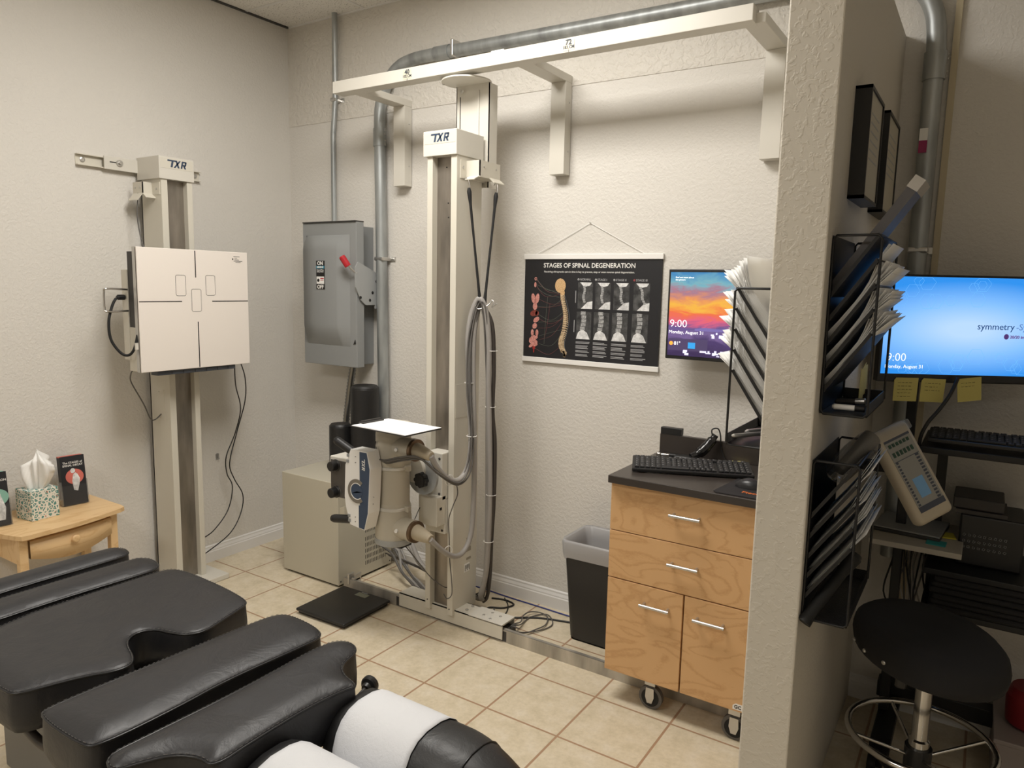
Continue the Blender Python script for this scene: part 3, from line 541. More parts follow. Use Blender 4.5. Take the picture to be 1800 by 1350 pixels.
cable('receptor_cable', 'long thin black cable sagging from the receptor to the stand foot, left of the pair', [(.25, -.60, 1.12), (.20, -.56, 1.0), (.14, -.49, .86), (.10, -.50, .72), (.1, -.56, .6), (.08, -.545, .5), (.09, -.52, .42), (.1, -.56, .3), (.12, -.66, .22), (.14, -.74, .2)], .003, CABB)
cable('receptor_cable', 'long thin black cable sagging from the receptor to the stand foot, right of the pair', [(.28, -.585, 1.13), (.20, -.50, 1.03), (.14, -.46, .9), (.10, -.49, .72), (.1, -.54, .56), (.08, -.50, .46), (.09, -.455, .36), (.1, -.48, .26), (.12, -.57, .17), (.14, -.74, .11)], .003, CABB)
t = thing('adhesive_hook', 'small clear adhesive hook on the left wall', 'hook', (.006, -.546, .57)); MB().box(0, .004, -.556, -.536, .565, .60, .0015).build('plate', CLEAR, t); MB().tube([(.004, -.546, .578), (.016, -.546, .572), (.018, -.546, .584)], .003, 8, 4).build('hook', CLEAR, t)
# ================================================================ safety switch box
t = thing('safety_switch_box', 'grey electrical disconnect box with red lever on the back wall', 'electrical box', (.5, -.09, 1.1))
b = MB(); b.box(.33, .66, -.13, 0, 1.108, 1.85, .002); b.build('body', GREY, t)
b = MB(); b.box(.31, .716, -.185, -.13, 1.102, 1.866, .003); dr = b.build('door', GREY, t); MB().box(.315, .716, -.192, -.13, 1.866, 1.872).build('drip_edge', DARKG, t)
# raised curved boss on the door
g = []; 
def bossz(q): # q 0..1 bottom..top -> depth
    return .034 * min(1, math.sin(min(1, q / .20) * math.pi / 2)) * math.sin(min(1, (1 - q) / .14) * math.pi / 2) ** .8 if 0 < q < 1 else 0
for i in range(41):
    q = i / 40; z_ = 1.212 + q * (1.80 - 1.212); d = bossz(q) if 0 < i < 40 else 0
    inset = .055 * (1 - .0) if 1 else 0
    g.append([(.338, -.185, z_), (.348, -.185 - d, z_), (.45, -.185 - d, z_), (.600, -.185 - d, z_), (.607, -.185 - d * .93, z_), (.612 + .06 * (d / .034) * .0 + .008, -.185 - d * .75, z_), (.668, -.1855, z_)])
b = MB(); b.sheet(g); b.build('door_boss', GREY, dr)
lb_ = MB().box(.452, .515, -.2215, -.2185, 1.513, 1.664).build('warning_label', INK, t)
text('ON', .028, (.4835, -.222, 1.641), X, Z, lb_, WHITE, 'lettering', 'CENTER', .03); text('OFF', .028, (.4835, -.222, 1.516), X, Z, lb_, WHITE, 'lettering', 'CENTER', .03)
MB().box(.4525, .5145, -.2222, -.2215, 1.622, 1.637).build('blue_band', mat('teal_band', (60, 140, 165), .5), lb_); text('SIEMENS', .0125, (.4835, -.2227, 1.6255), X, Z, lb_, WHITE, 'lettering', 'CENTER', .03)
text('General Duty\nSafety Switch', .0095, (.4835, -.222, 1.612), X, Z, lb_, PAPER, 'lettering', 'CENTER', .01)
MB().box(.455, .512, -.2222, -.2215, 1.541, 1.58).build('hazard_panel', PAPER, lb_); b = MB(); b.lathe((.468, -.2222, 1.56), -Y * .0004, [(.009, 0), (.009, 1)], 16); b.build('hazard_symbol', INK, lb_)
b = MB(); b.box(.484, .51, -.2226, -.2222, 1.568, 1.573); b.box(.484, .508, -.2226, -.2222, 1.56, 1.563); b.build('hazard_text', RED, lb_)
# side lever plate and handle
lev = [(-.185, 1.66), (-.06, 1.61), (-.002, 1.585), (-.002, 1.415), (-.06, 1.415), (-.06, 1.435), (-.13, 1.435), (-.165, 1.46), (-.205, 1.53), (-.205, 1.63)]
b = MB(); b.prism(lev, (.722, 0, 0), Y, Z, X * .006); b.box(.66, .722, -.06, -.01, 1.43, 1.58); b.build('lever_plate', GREYL, t)
screws([(.728, -.17, 1.475), (.728, -.1, 1.46), (.728, -.08, 1.50), (.728, -.05, 1.56)], X, .008, t, INK)
b = MB(); b.tube([(.725, -.195, 1.60), (.715, -.225, 1.625), (.70, -.245, 1.66)], .005, 8, 3); b.build('lever_arm', SILVER, t)
b = MB(); M0 = V((.705, -.235, 1.635)); b.lathe(M0, V((-.025, -.02, .05)), [(.016, 0), (.017, .1), (.017, .9), (.014, 1)], 20); lab(b.build('lever_grip', RED, t), 'red lever grip')
b = MB(); b.prism([(0, 0), (.02, .004), (.014, .028)], (.69, -.1865, 1.225), X, Z, -Y * .001); b.build('hazard_triangle', INK, t)
# ================================================================ poster
t = thing('hanging_poster', 'black chart of spinal degeneration in white wooden hanger on the back wall', 'poster', (1.985, -.008, 1.18))
px0, px1, pz0, pz1 = 1.640, 2.333, 1.2, 1.70
BK = mat('poster_black', (30, 30, 34), .45)
pp = MB().box(px0 + .004, px1 - .004, -.0075, -.006, pz0 + .01, pz1 - .01).build('print', BK, t)
MB().box(px0, px1, -.014, -.001, pz1 - .022, pz1 + .002, .002).build('hanger_bar', WHITE, t); MB().box(px0, px1, -.014, -.001, pz0 - .003, pz0 + .02, .002).build('hanger_bar', WHITE, t)
MB().tube([(1.70, -.008, pz1), (1.979, -.004, 1.838), (2.25, -.008, pz1)], .0012, 6).build('cord', PAPER, t); MB().cyl((1.979, 0, 1.838), (1.979, -.012, 1.838), .0025, None, 10).build('nail', SILVER, t)
W_ = px1 - px0; H_ = pz1 - pz0 - .04
def PP(u_, v_, d=0): return V((px0 + u_ * W_, -.0076 - d, pz0 + .02 + v_ * H_))
text('STAGES OF SPINAL DEGENERATION', .0285, PP(.485, .915), X, Z, pp, WHITE, 'title', 'CENTER', .012)
text('Receiving chiropractic care in time is key to prevent, stop or even reverse spinal degeneration.', .0118, PP(.485, .865), X, Z, pp, WHITE, 'subtitle', 'CENTER', .005)
def ell(b, u_, v_, ru, rv, d=.0003, rot=0, n=20):
    c = PP(u_, v_); ca, sa = math.cos(rot), math.sin(rot)
    b.prism([(ru * math.cos(a) * ca - rv * math.sin(a) * sa, ru * math.cos(a) * sa + rv * math.sin(a) * ca) for a in [2 * math.pi * k / n for k in range(n)]], c, X, Z, -Y * d)
def nm(name, c0, c1, s):
    mm = mat(name, c0, .55); lk(mm, ramp(mm, noise(mm, geo(mm), s, 4, .65), [(.35, c0), (.65, c1)]), bsdf(mm).inputs['Base Color']); return mm
BONE = nm('print_bone', (160, 130, 95), (222, 200, 165), 160); PINK = nm('print_organ', (186, 110, 100), (226, 170, 160), 200); LIVER = nm('print_liver', (110, 50, 44), (150, 72, 60), 120)
b = MB(); ell(b, .285, .735, .028, .033, .0004); ell(b, .303, .665, .012, .012, .0007); b.build('brain_print', nm('print_brain', (176, 132, 84), (228, 196, 150), 260), pp)
b = MB(); sp = crom([PP(*q) for q in ((.295, .66), (.30, .60), (.315, .52), (.325, .44), (.325, .36), (.315, .27), (.30, .2), (.298, .14), (.315, .085), (.33, .055), (.33, .03))], 4)
for i, p in enumerate(sp):
    w_ = .006 + .006 * i / len(sp) if i < 34 else .005; b.prism([(-w_, -.0035), (w_, -.0045), (w_ * 1.0, .0035), (-w_, .0045)], p, X, Z, -Y * .0004)
    if i < 36: b.prism([(w_ + .001, -.003), (w_ + .010, -.006), (w_ + .009, -.001), (w_ + .001, .002)], p, X, Z, -Y * .0004)
b.build('spine_print', BONE, pp)
def organ(nm_, *es):
    b = MB(); [ell(b, *e[:4], *(e[4:] or (.0003,))) for e in es]; b.build(nm_, PINK, pp)
organ('eye_print', (.093, .80, .007, .008)); organ('throat_print', (.09, .74, .006, .012)); organ('lung_print', (.078, .60, .011, .024, .0003, .2)); organ('lung_print', (.108, .60, .011, .024, .0003, -.2)); organ('heart_print', (.092, .52, .012, .017))
organ('stomach_print', (.105, .385, .018, .011, .0003, .6)); organ('pancreas_print', (.093, .32, .012, .014, .0003, -.7))
organ('intestine_print', (.075, .25, .008, .016), (.112, .25, .008, .016), *[(.085 + .02 * math.sin(k * 2.1), .21 - .012 * k, .013, .007, .0003 + .0001 * k, math.sin(k) * .6) for k in range(9)])
b = MB(); ell(b, .085, .45, .021, .014, rot=.3); ell(b, .11, .45, .01, .012); b.build('liver_print', LIVER, pp); b = MB(); ell(b, .09, .1, .007, .012); ell(b, .09, .065, .003, .01); b.build('bladder_print', mat('print_red', (170, 52, 46), .5), pp)
b = MB(); ell(b, .093, .80, .003, .0035, .0006); b.build('pupil_print', INK, pp)
nerves = []; rn = random.Random(3)
for (a, c) in (((.10, .80), (.27, .68)), ((.10, .79), (.28, .66)), ((.10, .74), (.28, .655)), ((.10, .73), (.285, .65)), ((.11, .70), (.28, .62)), ((.11, .60), (.30, .57)), ((.11, .52), (.30, .60)), ((.11, .51), (.305, .55)), ((.12, .44), (.31, .47)), ((.12, .40), (.32, .42)), ((.12, .36), (.32, .40)), ((.12, .30), (.32, .44)), ((.13, .22), (.31, .3)), ((.13, .18), (.30, .36)), ((.13, .14), (.31, .26)), ((.10, .09), (.30, .13)), ((.19, .62), (.17, .14)), ((.17, .2), (.21, .55))):
    mid = ((a[0] + c[0]) / 2 + rn.uniform(-.02, .02), (a[1] + c[1]) / 2 - rn.uniform(.0, .08)); nerves.append([PP(*a, .0003), PP(*mid, .0003), PP(*c, .0003)])
b = MB(); [b.tube(p, .0006, 4, 5) for p in nerves[::2]]; b.build('nerve_print', mat('print_nerve_green', (110, 118, 104), .5), pp); b = MB(); [b.tube(p, .0006, 4, 5) for p in nerves[1::2]]; b.build('nerve_print', mat('print_nerve_red', (134, 74, 74), .5), pp)
b = MB(); b.tube([PP(.32, .64, .0003), PP(.345, .53, .0003), PP(.36, .42, .0003), PP(.35, .3, .0003), PP(.33, .16, .0003), PP(.34, .08, .0003)], .0008, 4, 5); b.build('nerve_print', mat('print_grey', (120, 124, 130), .5), pp)
XRD = nm('xray_dark', (34, 34, 36), (84, 84, 84), 30); XRM = nm('xray_mid', (120, 120, 120), (190, 190, 190), 140); XRL = nm('xray_light', (190, 190, 190), (235, 235, 235), 60)
cols = (.418, .545, .675, .812)
for k, cu in enumerate(cols):
    nmz = ('NORMAL', 'STAGE I', 'STAGE II', 'STAGE III')[k]
    text(nmz, .0135, PP(cu + .012, .79), X, Z, pp, mat('print_grey_text', (176, 176, 178), .5), 'stage_heading', 'LEFT', .004)
    b = MB(); ell(b, cu + .001, .80, .005, .005); b.build('stage_icon', XRM if k < 3 else mat('print_wine', (140, 60, 64), .5), pp)
    b = MB(); b.prism([(0, 0), (.075, 0), (.075, .118), (0, .118)], PP(cu, .515), X, Z, -Y * .0002); b.prism([(0, 0), (.075, 0), (.075, .124), (0, .124)], PP(cu - .004, .215), X, Z, -Y * .0002); b.build('radiograph', XRD, pp)
    b = MB(); b.prism([(.018, 0), (.075, 0), (.075, .035), (.05, .03)], PP(cu, .515), X, Z, -Y * .0004); b.prism([(.01, .118), (.07, .118), (.06, .104), (.03, .098)], PP(cu, .515), X, Z, -Y * .0004)
    b.prism([(0, 0), (.07, 0), (.055, .03), (.03, .045), (.01, .03)], PP(cu - .004, .215), X, Z, -Y * .0004); b.build('radiograph_light_area', XRL, pp)
    b = MB(); dr_ = (0, .004, .01, .022)[k]
    for j in range(8): b.prism([(-.006, -.0045), (.006, -.004), (.006, .004), (-.006, .0045)], PP(cu, .515) + X * (.032 + dr_ * (j / 8) + .003 * math.sin(j)) + Z * (.098 - j * .0095), X, Z, -Y * .0005)
    b.build('vertebra_print', XRM, pp); b = MB()
    for j in range(5): b.prism([(-.013, -.0075), (.011, -.007), (.012, .007), (-.012, .008)], PP(cu - .004, .215) + X * (.032 + .006 * math.sin(j * .7)) + Z * (.048 + j * .0175), X, Z, -Y * .0005)
    b.build('vertebra_print', XRM, pp)
    b = MB(); rn = random.Random(k)
    for j in range(12):
        if j in (2, 6, 9): continue
        wl_ = .074 * rn.uniform(.72, 1); b.prism([(0, 0), (wl_, 0), (wl_, .0026), (0, .0026)], PP(cu - .005, .183 - j * .0125), X, Z, -Y * .0002)
    b.build('paragraph_lines', MATS['print_grey_text'], pp)
b = MB(); b.prism([(0, 0), (.003, 0), (.003, .055), (0, .055)], PP(.40, .57), X, Z, -Y * .0002); b.prism([(0, 0), (.003, 0), (.003, .055), (0, .055)], PP(.395, .28), X, Z, -Y * .0002); b.build('side_captions', MATS['print_grey_text'], pp)
# ================================================================ monitor on the back wall (sunset lock screen)
def sunset():
    mm = bpy.data.materials.new('lock_screen_picture'); mm.use_nodes = True; b = bsdf(mm); v = geo(mm, (1, 1, 1))
    sp_ = nd(mm, 'ShaderNodeSeparateXYZ'); lk(mm, v, sp_.inputs[0])
    zz = mathn(mm, 'DIVIDE', mathn(mm, 'SUBTRACT', sp_.outputs[2], 1.29), .33)
    n = noise(mm, geo(mm, (5, 5, 16)), 1.6, 5, .6, 1.0); off = mathn(mm, 'MULTIPLY', mathn(mm, 'SUBTRACT', n, .5), .34)
    f = mathn(mm, 'ADD', zz, off)
    c = ramp(mm, f, [(0, (60, 44, 84)), (.16, (78, 60, 108)), (.24, (120, 98, 148)), (.34, (104, 86, 142)), (.42, (226, 98, 128)), (.5, (240, 112, 72)), (.6, (246, 184, 70)), (.68, (232, 150, 92)), (.78, (170, 122, 140)), (.86, (122, 178, 190)), (1, (62, 134, 190))])
    b.inputs['Base Color'].default_value = (0, 0, 0, 1); b.inputs['Roughness'].default_value = .3; lk(mm, c, b.inputs['Emission Color']); b.inputs['Emission Strength'].default_value = .85; return mm
t = thing('wall_monitor', 'slim black monitor on the back wall showing a sunset lock screen', 'monitor', (2.7, -.06, 1.27))
mx0_, mx1_, mz0, mz1 = 2.402, 3.01, 1.272, 1.634
MB().box(mx0_, mx1_, -.118, -.09, mz0, mz1, .003).build('bezel', BLACKP, t)
MB().box(2.62, 2.80, -.09, 0, 1.38, 1.52).build('wall_mount', BLACKP, t)
s_ = MB().box(mx0_ + .009, mx1_ - .009, -.1195, -.118, mz0 + .014, mz1 - .012).build('screen', sunset(), t)
GLOWW = mat('screen_white_text', (250, 250, 250), .5, emit=.9)
text('9:00', .043, (mx0_ + .014, -.1205, 1.402), X, Z, s_, GLOWW, 'clock_text', 'LEFT', -.012); text('Monday, August 31', .0188, (mx0_ + .012, -.1205, 1.376), X, Z, s_, GLOWW, 'date_text', 'LEFT', -.006)
text('81\u00b0', .02, (mx0_ + .036, -.1207, 1.330), X, Z, s_, GLOWW, 'weather_text')
wp_ = MB().box(mx0_ + .012, mx0_ + .175, -.1199, -.1194, 1.308, 1.356).build('weather_panel', mat('screen_dark_panel', (60, 50, 82), .5, emit=.8), s_)
b = MB(); b.lathe((mx0_ + .024, -.1202, 1.336), -Y * .0005, [(.008, 0), (.008, 1)], 20); b.build('weather_icon', mat('screen_orange', (240, 150, 60), .5, emit=.9), s_)
MB().box(mx0_ + .095, mx0_ + .125, -.1204, -.1199, 1.318, 1.342).build('news_picture', mat('screen_teal', (40, 130, 190), .5, emit=.9), s_)
b = MB(); rn = random.Random(5)
for k in range(40):
    xx = mx0_ + .185 + rn.random() * .38; zz = 1.358 + rn.random() * .022 + .04 * max(0, (xx - 2.6)) * .5; b.box(xx, xx + .02 * rn.random() + .006, -.1201, -.1196, zz, zz + .004 + .008 * rn.random())
for k in range(45):
    xx = mx0_ + .07 + rn.random() * .45; zz = 1.287 + rn.random() * .02; b.box(xx, xx + .02 * rn.random() + .008, -.1201, -.1196, zz, zz + .004 + .008 * rn.random())
b.build('white_town_picture', mat('screen_lilac', (196, 196, 222), .5, emit=.8), s_)
b = MB(); b.prism([(0, 0), (.30, 0), (.25, .006), (.16, .016), (.10, .01), (.04, .014), (0, .008)], (mx0_ + .12, -.1198, 1.39), X, Z, -Y * .0003); b.build('mountain_picture', mat('screen_mauve', (96, 86, 140), .5, emit=.8), s_)
text('Find out more about\nthis picture', .009, (mx0_ + .03, -.1205, 1.598), X, Z, s_, GLOWW, 'corner_text')
tag(MB().box(2.90, 2.945, -.021, -.001, 1.66, 1.70).build('wall_gadget', mat('dusty_pink_plastic', (196, 150, 150), .6)), 'small pink square gadget on the wall above the sunset monitor', 'gadget')
# ================================================================ rolling cabinet
t = thing('rolling_cabinet', 'maple laminate cabinet on casters with two drawers and two doors', 'cabinet', (2.7, -.35, 0))
cx0, cx1 = 2.402, 2.985; fy = -.567
MB().box(cx0, cx1, fy, -.11, .13, .852).build('body', mat('maple_edge', (196, 158, 112), .5), t)
def front(name, x0, x1, z0, z1, hx, hz):
    d = MB().box(x0, x1, fy - .018, fy - .001, z0, z1, .0015).build(name, MAPLE, t)
    b = MB(); b.cyl((hx - .055, fy - .045, hz), (hx + .055, fy - .045, hz), .0058, None, 14)
    for s in (-1, 1): b.cyl((hx + s * .045, fy - .018, hz), (hx + s * .045, fy - .045, hz), .005, None, 12)
    b.build('handle', SILVER, d)
front('drawer', cx0, cx1, .673, .850, 2.69, .775); front('drawer', cx0, cx1, .492, .670, 2.692, .597)
front('door', cx0, 2.693, .125, .488, 2.596, .422); front('door', 2.699, cx1, .125, .488, 2.794, .419)
st_ = MB().prism([(0, 0), (.075, 0), (.075, .022), (.01, .022), (0, .014)], (2.888, fy - .0185, .132), X, Z, -Y * .0006).build('sticker', WHITE, t); text('GC', .017, (2.893, fy - .0195, .137), X, Z, st_, INK, 'lettering', 'LEFT', .02)
for (x_, y_) in ((2.575, -.535), (2.89, -.545), (2.50, -.18), (2.86, -.18)):
    c_ = MB(); c_.lathe((x_ - .012, y_, .05), X * .024, [(.028, 0), (.05, 0), (.05, 1), (.028, 1)], 28); 
    c_ = MB(); c_.lathe((x_, y_ + .012, .045), -Y * .024, [(.033, 0), (.045, .08), (.045, .92), (.033, 1)], 28); wh = c_.build('caster', mat('grey_tyre', (92, 88, 84), .6), t)
    MB().lathe((x_, y_ - .0125, .045), -Y * .001, [(.034, 0), (.034, 1)], 24).build('hub', RUBBER, wh)
    b = MB(); b.prism([(-.015, .085), (.015, .085), (.017, .05), (.009, .026), (-.009, .026), (-.017, .05)], (x_, y_ - .016, 0), X, Z, -Y * .003); b.box(x_ - .02, x_ + .02, y_ - .02, y_ + .02, .096, .129); b.build('fork', SILVER, wh)
t = thing('worktop', 'charcoal laminate worktop with upstand on the rolling cabinet', 'worktop', (2.7, -.35, .852))
MB().box(2.398, 3.0, -.61, -.105, .853, .881, .002).build('slab', WORKTOP, t); MB().box(2.40, 3.0, -.125, -.106, .881, .958, .002).build('upstand', WORKTOP, t)
tag(MB().box(2.403, 2.492, -.128, -.10, .958, .986, .002).build('black_bar_speaker', BLACKP), 'small black rectangular block standing on the worktop upstand', 'speaker')
# keyboard
def keyboard(label, M, L=.435, D=.15):
    t = thing('computer_keyboard', label, 'keyboard', M.translation)
    b = MB(M); b.box(0, L, 0, D, 0, .014, .004); b.build('case', BLACKP, t)
    KM = mat('key_black', (36, 36, 38), .5); b = MB(M); lg = MB(M)
    for r_ in range(6):
        y_ = .012 + r_ * .0215; x_ = .01
        while x_ < L - .02:
            w_ = .0165
            if r_ == 0 and .09 < x_ < .18: w_ = .10
            if .298 < x_ < .306: x_ += .006; continue
            if L * .83 - .1 < x_ < L * .83 - .095: x_ += .005
            if r_ == 5 and (int(x_ * 100) % 9 == 3): x_ += .008
            b.box(x_, min(x_ + w_, L - .008), y_, y_ + .018, .014, .0195, .0012, 1)
            if w_ < .02 and random.random() < .85: lg.box(x_ + .004, x_ + .008, y_ + .010, y_ + .014, .0196, .0198)
            x_ += w_ + .0028
    kk = b.build('keys', KM, t); lg.build('key_legends', mat('legend_grey', (150, 150, 150), .6), kk)
    b = MB(M); b.box(.02, .05, D - .02, D - .005, -.014, 0); b.box(L - .05, L - .02, D - .02, D - .005, -.014, 0); b.build('feet', BLACKP, t)
a_ = math.atan2(.388, .92)
keyboard('black full-size keyboard lying across the charcoal worktop', Matrix.Translation((2.452, -.522, .884)) @ Matrix.Rotation(a_, 4, 'Z') @ Matrix.Rotation(math.radians(6), 4, 'X'))
mp_ = MB().prism([(2.778, -.585), (2.80, -.375), (2.995, -.375), (2.995, -.60), (2.79, -.60)], (0, 0, .8812), X, Y, Z * .003).build('mouse_pad', mat('mousepad_black', (32, 30, 32), .8)); tag(mp_, 'black mouse pad with orange print at the right of the worktop', 'mouse pad')
OR = mat('orange_print', (210, 110, 50), .7)
text('Y', .035, (2.83, -.44, .8845), X, Y, mp_, OR, 'printed_word', 'LEFT', .02); text('Piece', .028, (2.862, -.556, .8845), X, Y, mp_, OR, 'printed_word', 'LEFT', .02)
t = thing('computer_mouse', 'black computer mouse on the orange-printed pad', 'mouse', (2.875, -.478, .884))
b = MB(); g = []
for i in range(13):
    q = i / 12; w_ = .029 * math.sin(math.pi * min(1, max(.02, q * .96 + .02))) ** .45; h_ = .034 * math.sin(math.pi * (q * .9 + .07)) ** .7
    g.append([(2.84 + q * .1 - .018, -.478 + w_ * math.cos(a), .884 + h_ * max(0, math.sin(a)) ** .8) for a in [math.pi * k / 12 for k in range(13)]])
b.sheet(g); b.add(g[0], [tuple(range(13))]); b.add(g[-1], [tuple(reversed(range(13)))]); b.build('shell', mat('mouse_black', (34, 34, 37), .35), t); MB().cyl((2.915, -.482, .913), (2.915, -.474, .913), .006, None, 14).build('scroll_wheel', GREY, t)
# handheld scanner and stylus
t = thing('handheld_scanner', 'glossy black handheld unit leaning on the worktop upstand behind the keyboard', 'scanner', (2.62, -.18, .881))
b = MB(); b.tube([(2.57, -.22, .899), (2.60, -.19, .92), (2.625, -.165, .955), (2.64, -.15, .985)], [.015, .021, .019, .013], 18, 6); b.build('handle', mat('gloss_black', (20, 20, 22), .18), t)
b = MB(); b.box(2.505, 2.60, -.245, -.20, .882, .902, .008, 3); b.build('head', BLACKP, t); MB().tube([(2.63, -.155, .98), (2.625, -.15, 1.005), (2.645, -.14, 1.01), (2.655, -.135, .985), (2.66, -.13, .93), (2.68, -.135, .885)], .0028, 8, 6).build('cord', CABB, t)
t = thing('reflex_tool', 'small metal-tipped tool lying behind the keyboard', 'tool', (2.48, -.21, .89))
b = MB(); b.lathe((2.427, -.225, .892), V((.12, .028, 0)), [(.005, 0), (.009, .04), (.009, .12), (.005, .16), (.006, .4), (.008, .42)], 16); b.build('metal_tip', CHROME, t); MB().lathe((2.478, -.213, .892), V((.07, .016, 0)), [(.008, 0), (.0085, .8), (.005, 1)], 14).build('grip', BLACKP, t)
tag(MB(Matrix.Translation((2.735, -.145, .8815)) @ Matrix.Rotation(.35, 4, 'Z')).box(-.038, .038, -.018, .018, 0, .008).build('sticky_note_pad', mat('pale_yellow_pad', (214, 204, 140), .8)), 'pale yellow note pad lying behind the keyboard by the upstand', 'note pad')
# ================================================================ waste bin
t = thing('waste_bin', 'black plastic waste bin with white liner beside the rolling cabinet', 'bin', (2.2, -.15, 0))
def rr(x0, x1, y0, y1, z, r=.03, n=5):
    p = []
    for (cx_, cy_, a0) in ((x1 - r, y1 - r, 0), (x0 + r, y1 - r, 90), (x0 + r, y0 + r, 180), (x1 - r, y0 + r, 270)):
        for k in range(n + 1): a = math.radians(a0 + 90 * k / n); p.append(V((cx_ + r * math.cos(a), cy_ + r * math.sin(a), z)))
    return p
def loft(b, rings, closed=True):
    for A, B in zip(rings, rings[1:]):
        n = len(A); b.add(A + B, [(k, (k + 1) % n, n + (k + 1) % n, n + k) for k in range(n)], True)
b = MB(); R0 = rr(2.06, 2.32, -.235, -.055, .0); loft(b, [rr(2.065, 2.315, -.23, -.06, 0), rr(2.058, 2.322, -.236, -.054, .01), rr(2.03, 2.35, -.262, -.028, .44)]); b.add(R0, [tuple(range(len(R0)))], False); b.build('body', mat('dull_black_plastic', (36, 35, 36), .45), t, weld=True)
b = MB(); rn = random.Random(2); rings = []
for z_, e in ((.375, .004), (.41, .006), (.45, .007), (.462, .004), (.455, -.004), (.40, -.014), (.25, -.03), (.12, -.06), (.1, -.1)):
    r_ = rr(2.03 - e, 2.35 + e, -.262 - e, -.028 + e, z_); rings.append([p + V((rn.uniform(-.003, .003), rn.uniform(-.003, .003), rn.uniform(-.012, .012) if z_ < .44 else 0)) for p in r_])
loft(b, rings); b.build('liner', BAG, t, weld=True)
# ================================================================ side table and things on it
t = thing('side_table', 'small pine side table with a bow-front drawer against the left wall', 'table', (.2, -1.5, 0))
TT = .532
top = [(.002, -1.83), (.002, -1.245), (.27, -1.235), (.292, -1.245), (.30, -1.262), (.345, -1.36), (.372, -1.46), (.378, -1.54), (.372, -1.62), (.385, -1.682), (.36, -1.70), (.30, -1.74), (.22, -1.80)]
top = [(.002, -1.80), (.002, -1.243), (.29, -1.243), (.325, -1.25), (.338, -1.275)] + [(.338 + .055 * k / 10 + .016 * math.sin(math.pi * k / 10), -1.275 - .04 * k) for k in range(1, 10)] + [(.396, -1.672), (.39, -1.695), (.36, -1.71), (.2, -1.755)]
b = MB(); b.prism(top, (0, 0, TT - .018), X, Y, Z * .018); b.build('tabletop', PINE, t)
for (x_, y_) in ((.03, -1.28), (.30, -1.295), (.352, -1.682), (.03, -1.74)):
    MB().box(x_ - .016, x_ + .016, y_ - .016, y_ + .016, 0, TT - .018, .002).build('leg', PINE, t)
b = MB(); b.box(.03, .34, -1.69, -1.675, .40, TT - .018); b.build('apron', PINE, t); b = MB(); b.box(.03, .29, -1.29, -1.275, .42, TT - .018); b.build('apron', PINE, t)
dz = [( -1.31 - .035 * k, .425 - .035 * math.sin(math.pi * k / 10)) for k in range(11)]
b = MB()
def fx(y): return .322 + .05 * (-1.3 - y) / .37 + .014 * math.sin(math.pi * max(0, min(1, (-1.3 - y) / .37)))
g1 = []; g2 = []
for y_, zb in dz: g1.append([(fx(y_), y_, zb), (fx(y_), y_, .498)]); g2.append([(fx(y_) - .018, y_, zb), (fx(y_) - .018, y_, .498)])
b.sheet(g1); b.sheet(g2)
for k in range(10): b.add([g1[k][0], g1[k + 1][0], g2[k + 1][0], g2[k][0]], [(0, 1, 2, 3)], False); b.add([g1[k][1], g1[k + 1][1], g2[k + 1][1], g2[k][1]], [(0, 1, 2, 3)], False)
d_ = b.build('drawer', PINE, t, weld=True); MB().lathe((.355, -1.485, .462), X * .028, [(.008, 0), (.008, .35), (.014, .5), (.0165, .75), (.012, .95), (.004, 1)], 20).build('knob', PINE, d_)
MB().box(.27, .30, -1.665, -1.30, .499, .5).build('drawer_gap', INK, t); MB().box(.05, .27, -1.66, -1.3, .42, .498).build('drawer_box', PINE, t)
# tissue box
t = thing('tissue_box', 'cube tissue box with teal leaf pattern and a white tissue pulled up', 'tissue box', (.15, -1.53, TT))
def leafmat():
    mm = mat('teal_leaf_pattern', (226, 222, 208), .7); v = geo(mm, (1, 1, 1)); vo = nd(mm, 'ShaderNodeTexVoronoi', feature='DISTANCE_TO_EDGE'); vo.inputs['Scale'].default_value = 62; lk(mm, v, vo.inputs['Vector'])
    wv = nd(mm, 'ShaderNodeTexVoronoi'); wv.inputs['Scale'].default_value = 38; lk(mm, v, wv.inputs['Vector'])
    c = ramp(mm, vo.outputs['Distance'], [(.0, (228, 224, 212)), (.12, (228, 224, 212)), (.16, (78, 136, 130)), (.32, (78, 136, 130)), (.36, (228, 224, 212))]); mx = nd(mm, 'ShaderNodeMix', data_type='RGBA')
    f = ramp(mm, wv.outputs['Distance'], [(.1, (1, 1, 1, 1)), (.14, (0, 0, 0, 1))]); lk(mm, f, mx.inputs['Factor']); lk(mm, c, mx.inputs[6]); mx.inputs[7].default_value = lin((196, 110, 84)); lk(mm, mx.outputs[2], bsdf(mm).inputs['Base Color']); return mm
M = Matrix.Translation((.17, -1.535, TT)) @ Matrix.Rotation(math.radians(6), 4, 'Z'); MB(M).box(-.057, .057, -.057, .057, 0, .128, .002).build('carton', leafmat(), t)
b = MB(M); g = []
for i in range(17):
    q = i / 16; row = []
    for j in range(49):
        a = 2 * math.pi * j / 48; r_ = (.022 + .036 * q * (1.25 - q) * 1.9) * (1 + .28 * math.sin(3 * a + 2.2 * q) + .22 * math.sin(8 * a + 6 * q)) * (1 if q < .75 else max(.02, 1 - (q - .75) * 4)); row.append((r_ * math.cos(a) * 1.15 + .012 * q, r_ * math.sin(a) * .95 + .02 * q * math.sin(3 * q), .118 + .16 * q - (.02 * math.sin(2 * a) * q if q > .5 else 0)))
    g.append(row)
b.sheet(g); b.build('tissue', mat('tissue_white', (244, 243, 240), .85), t)
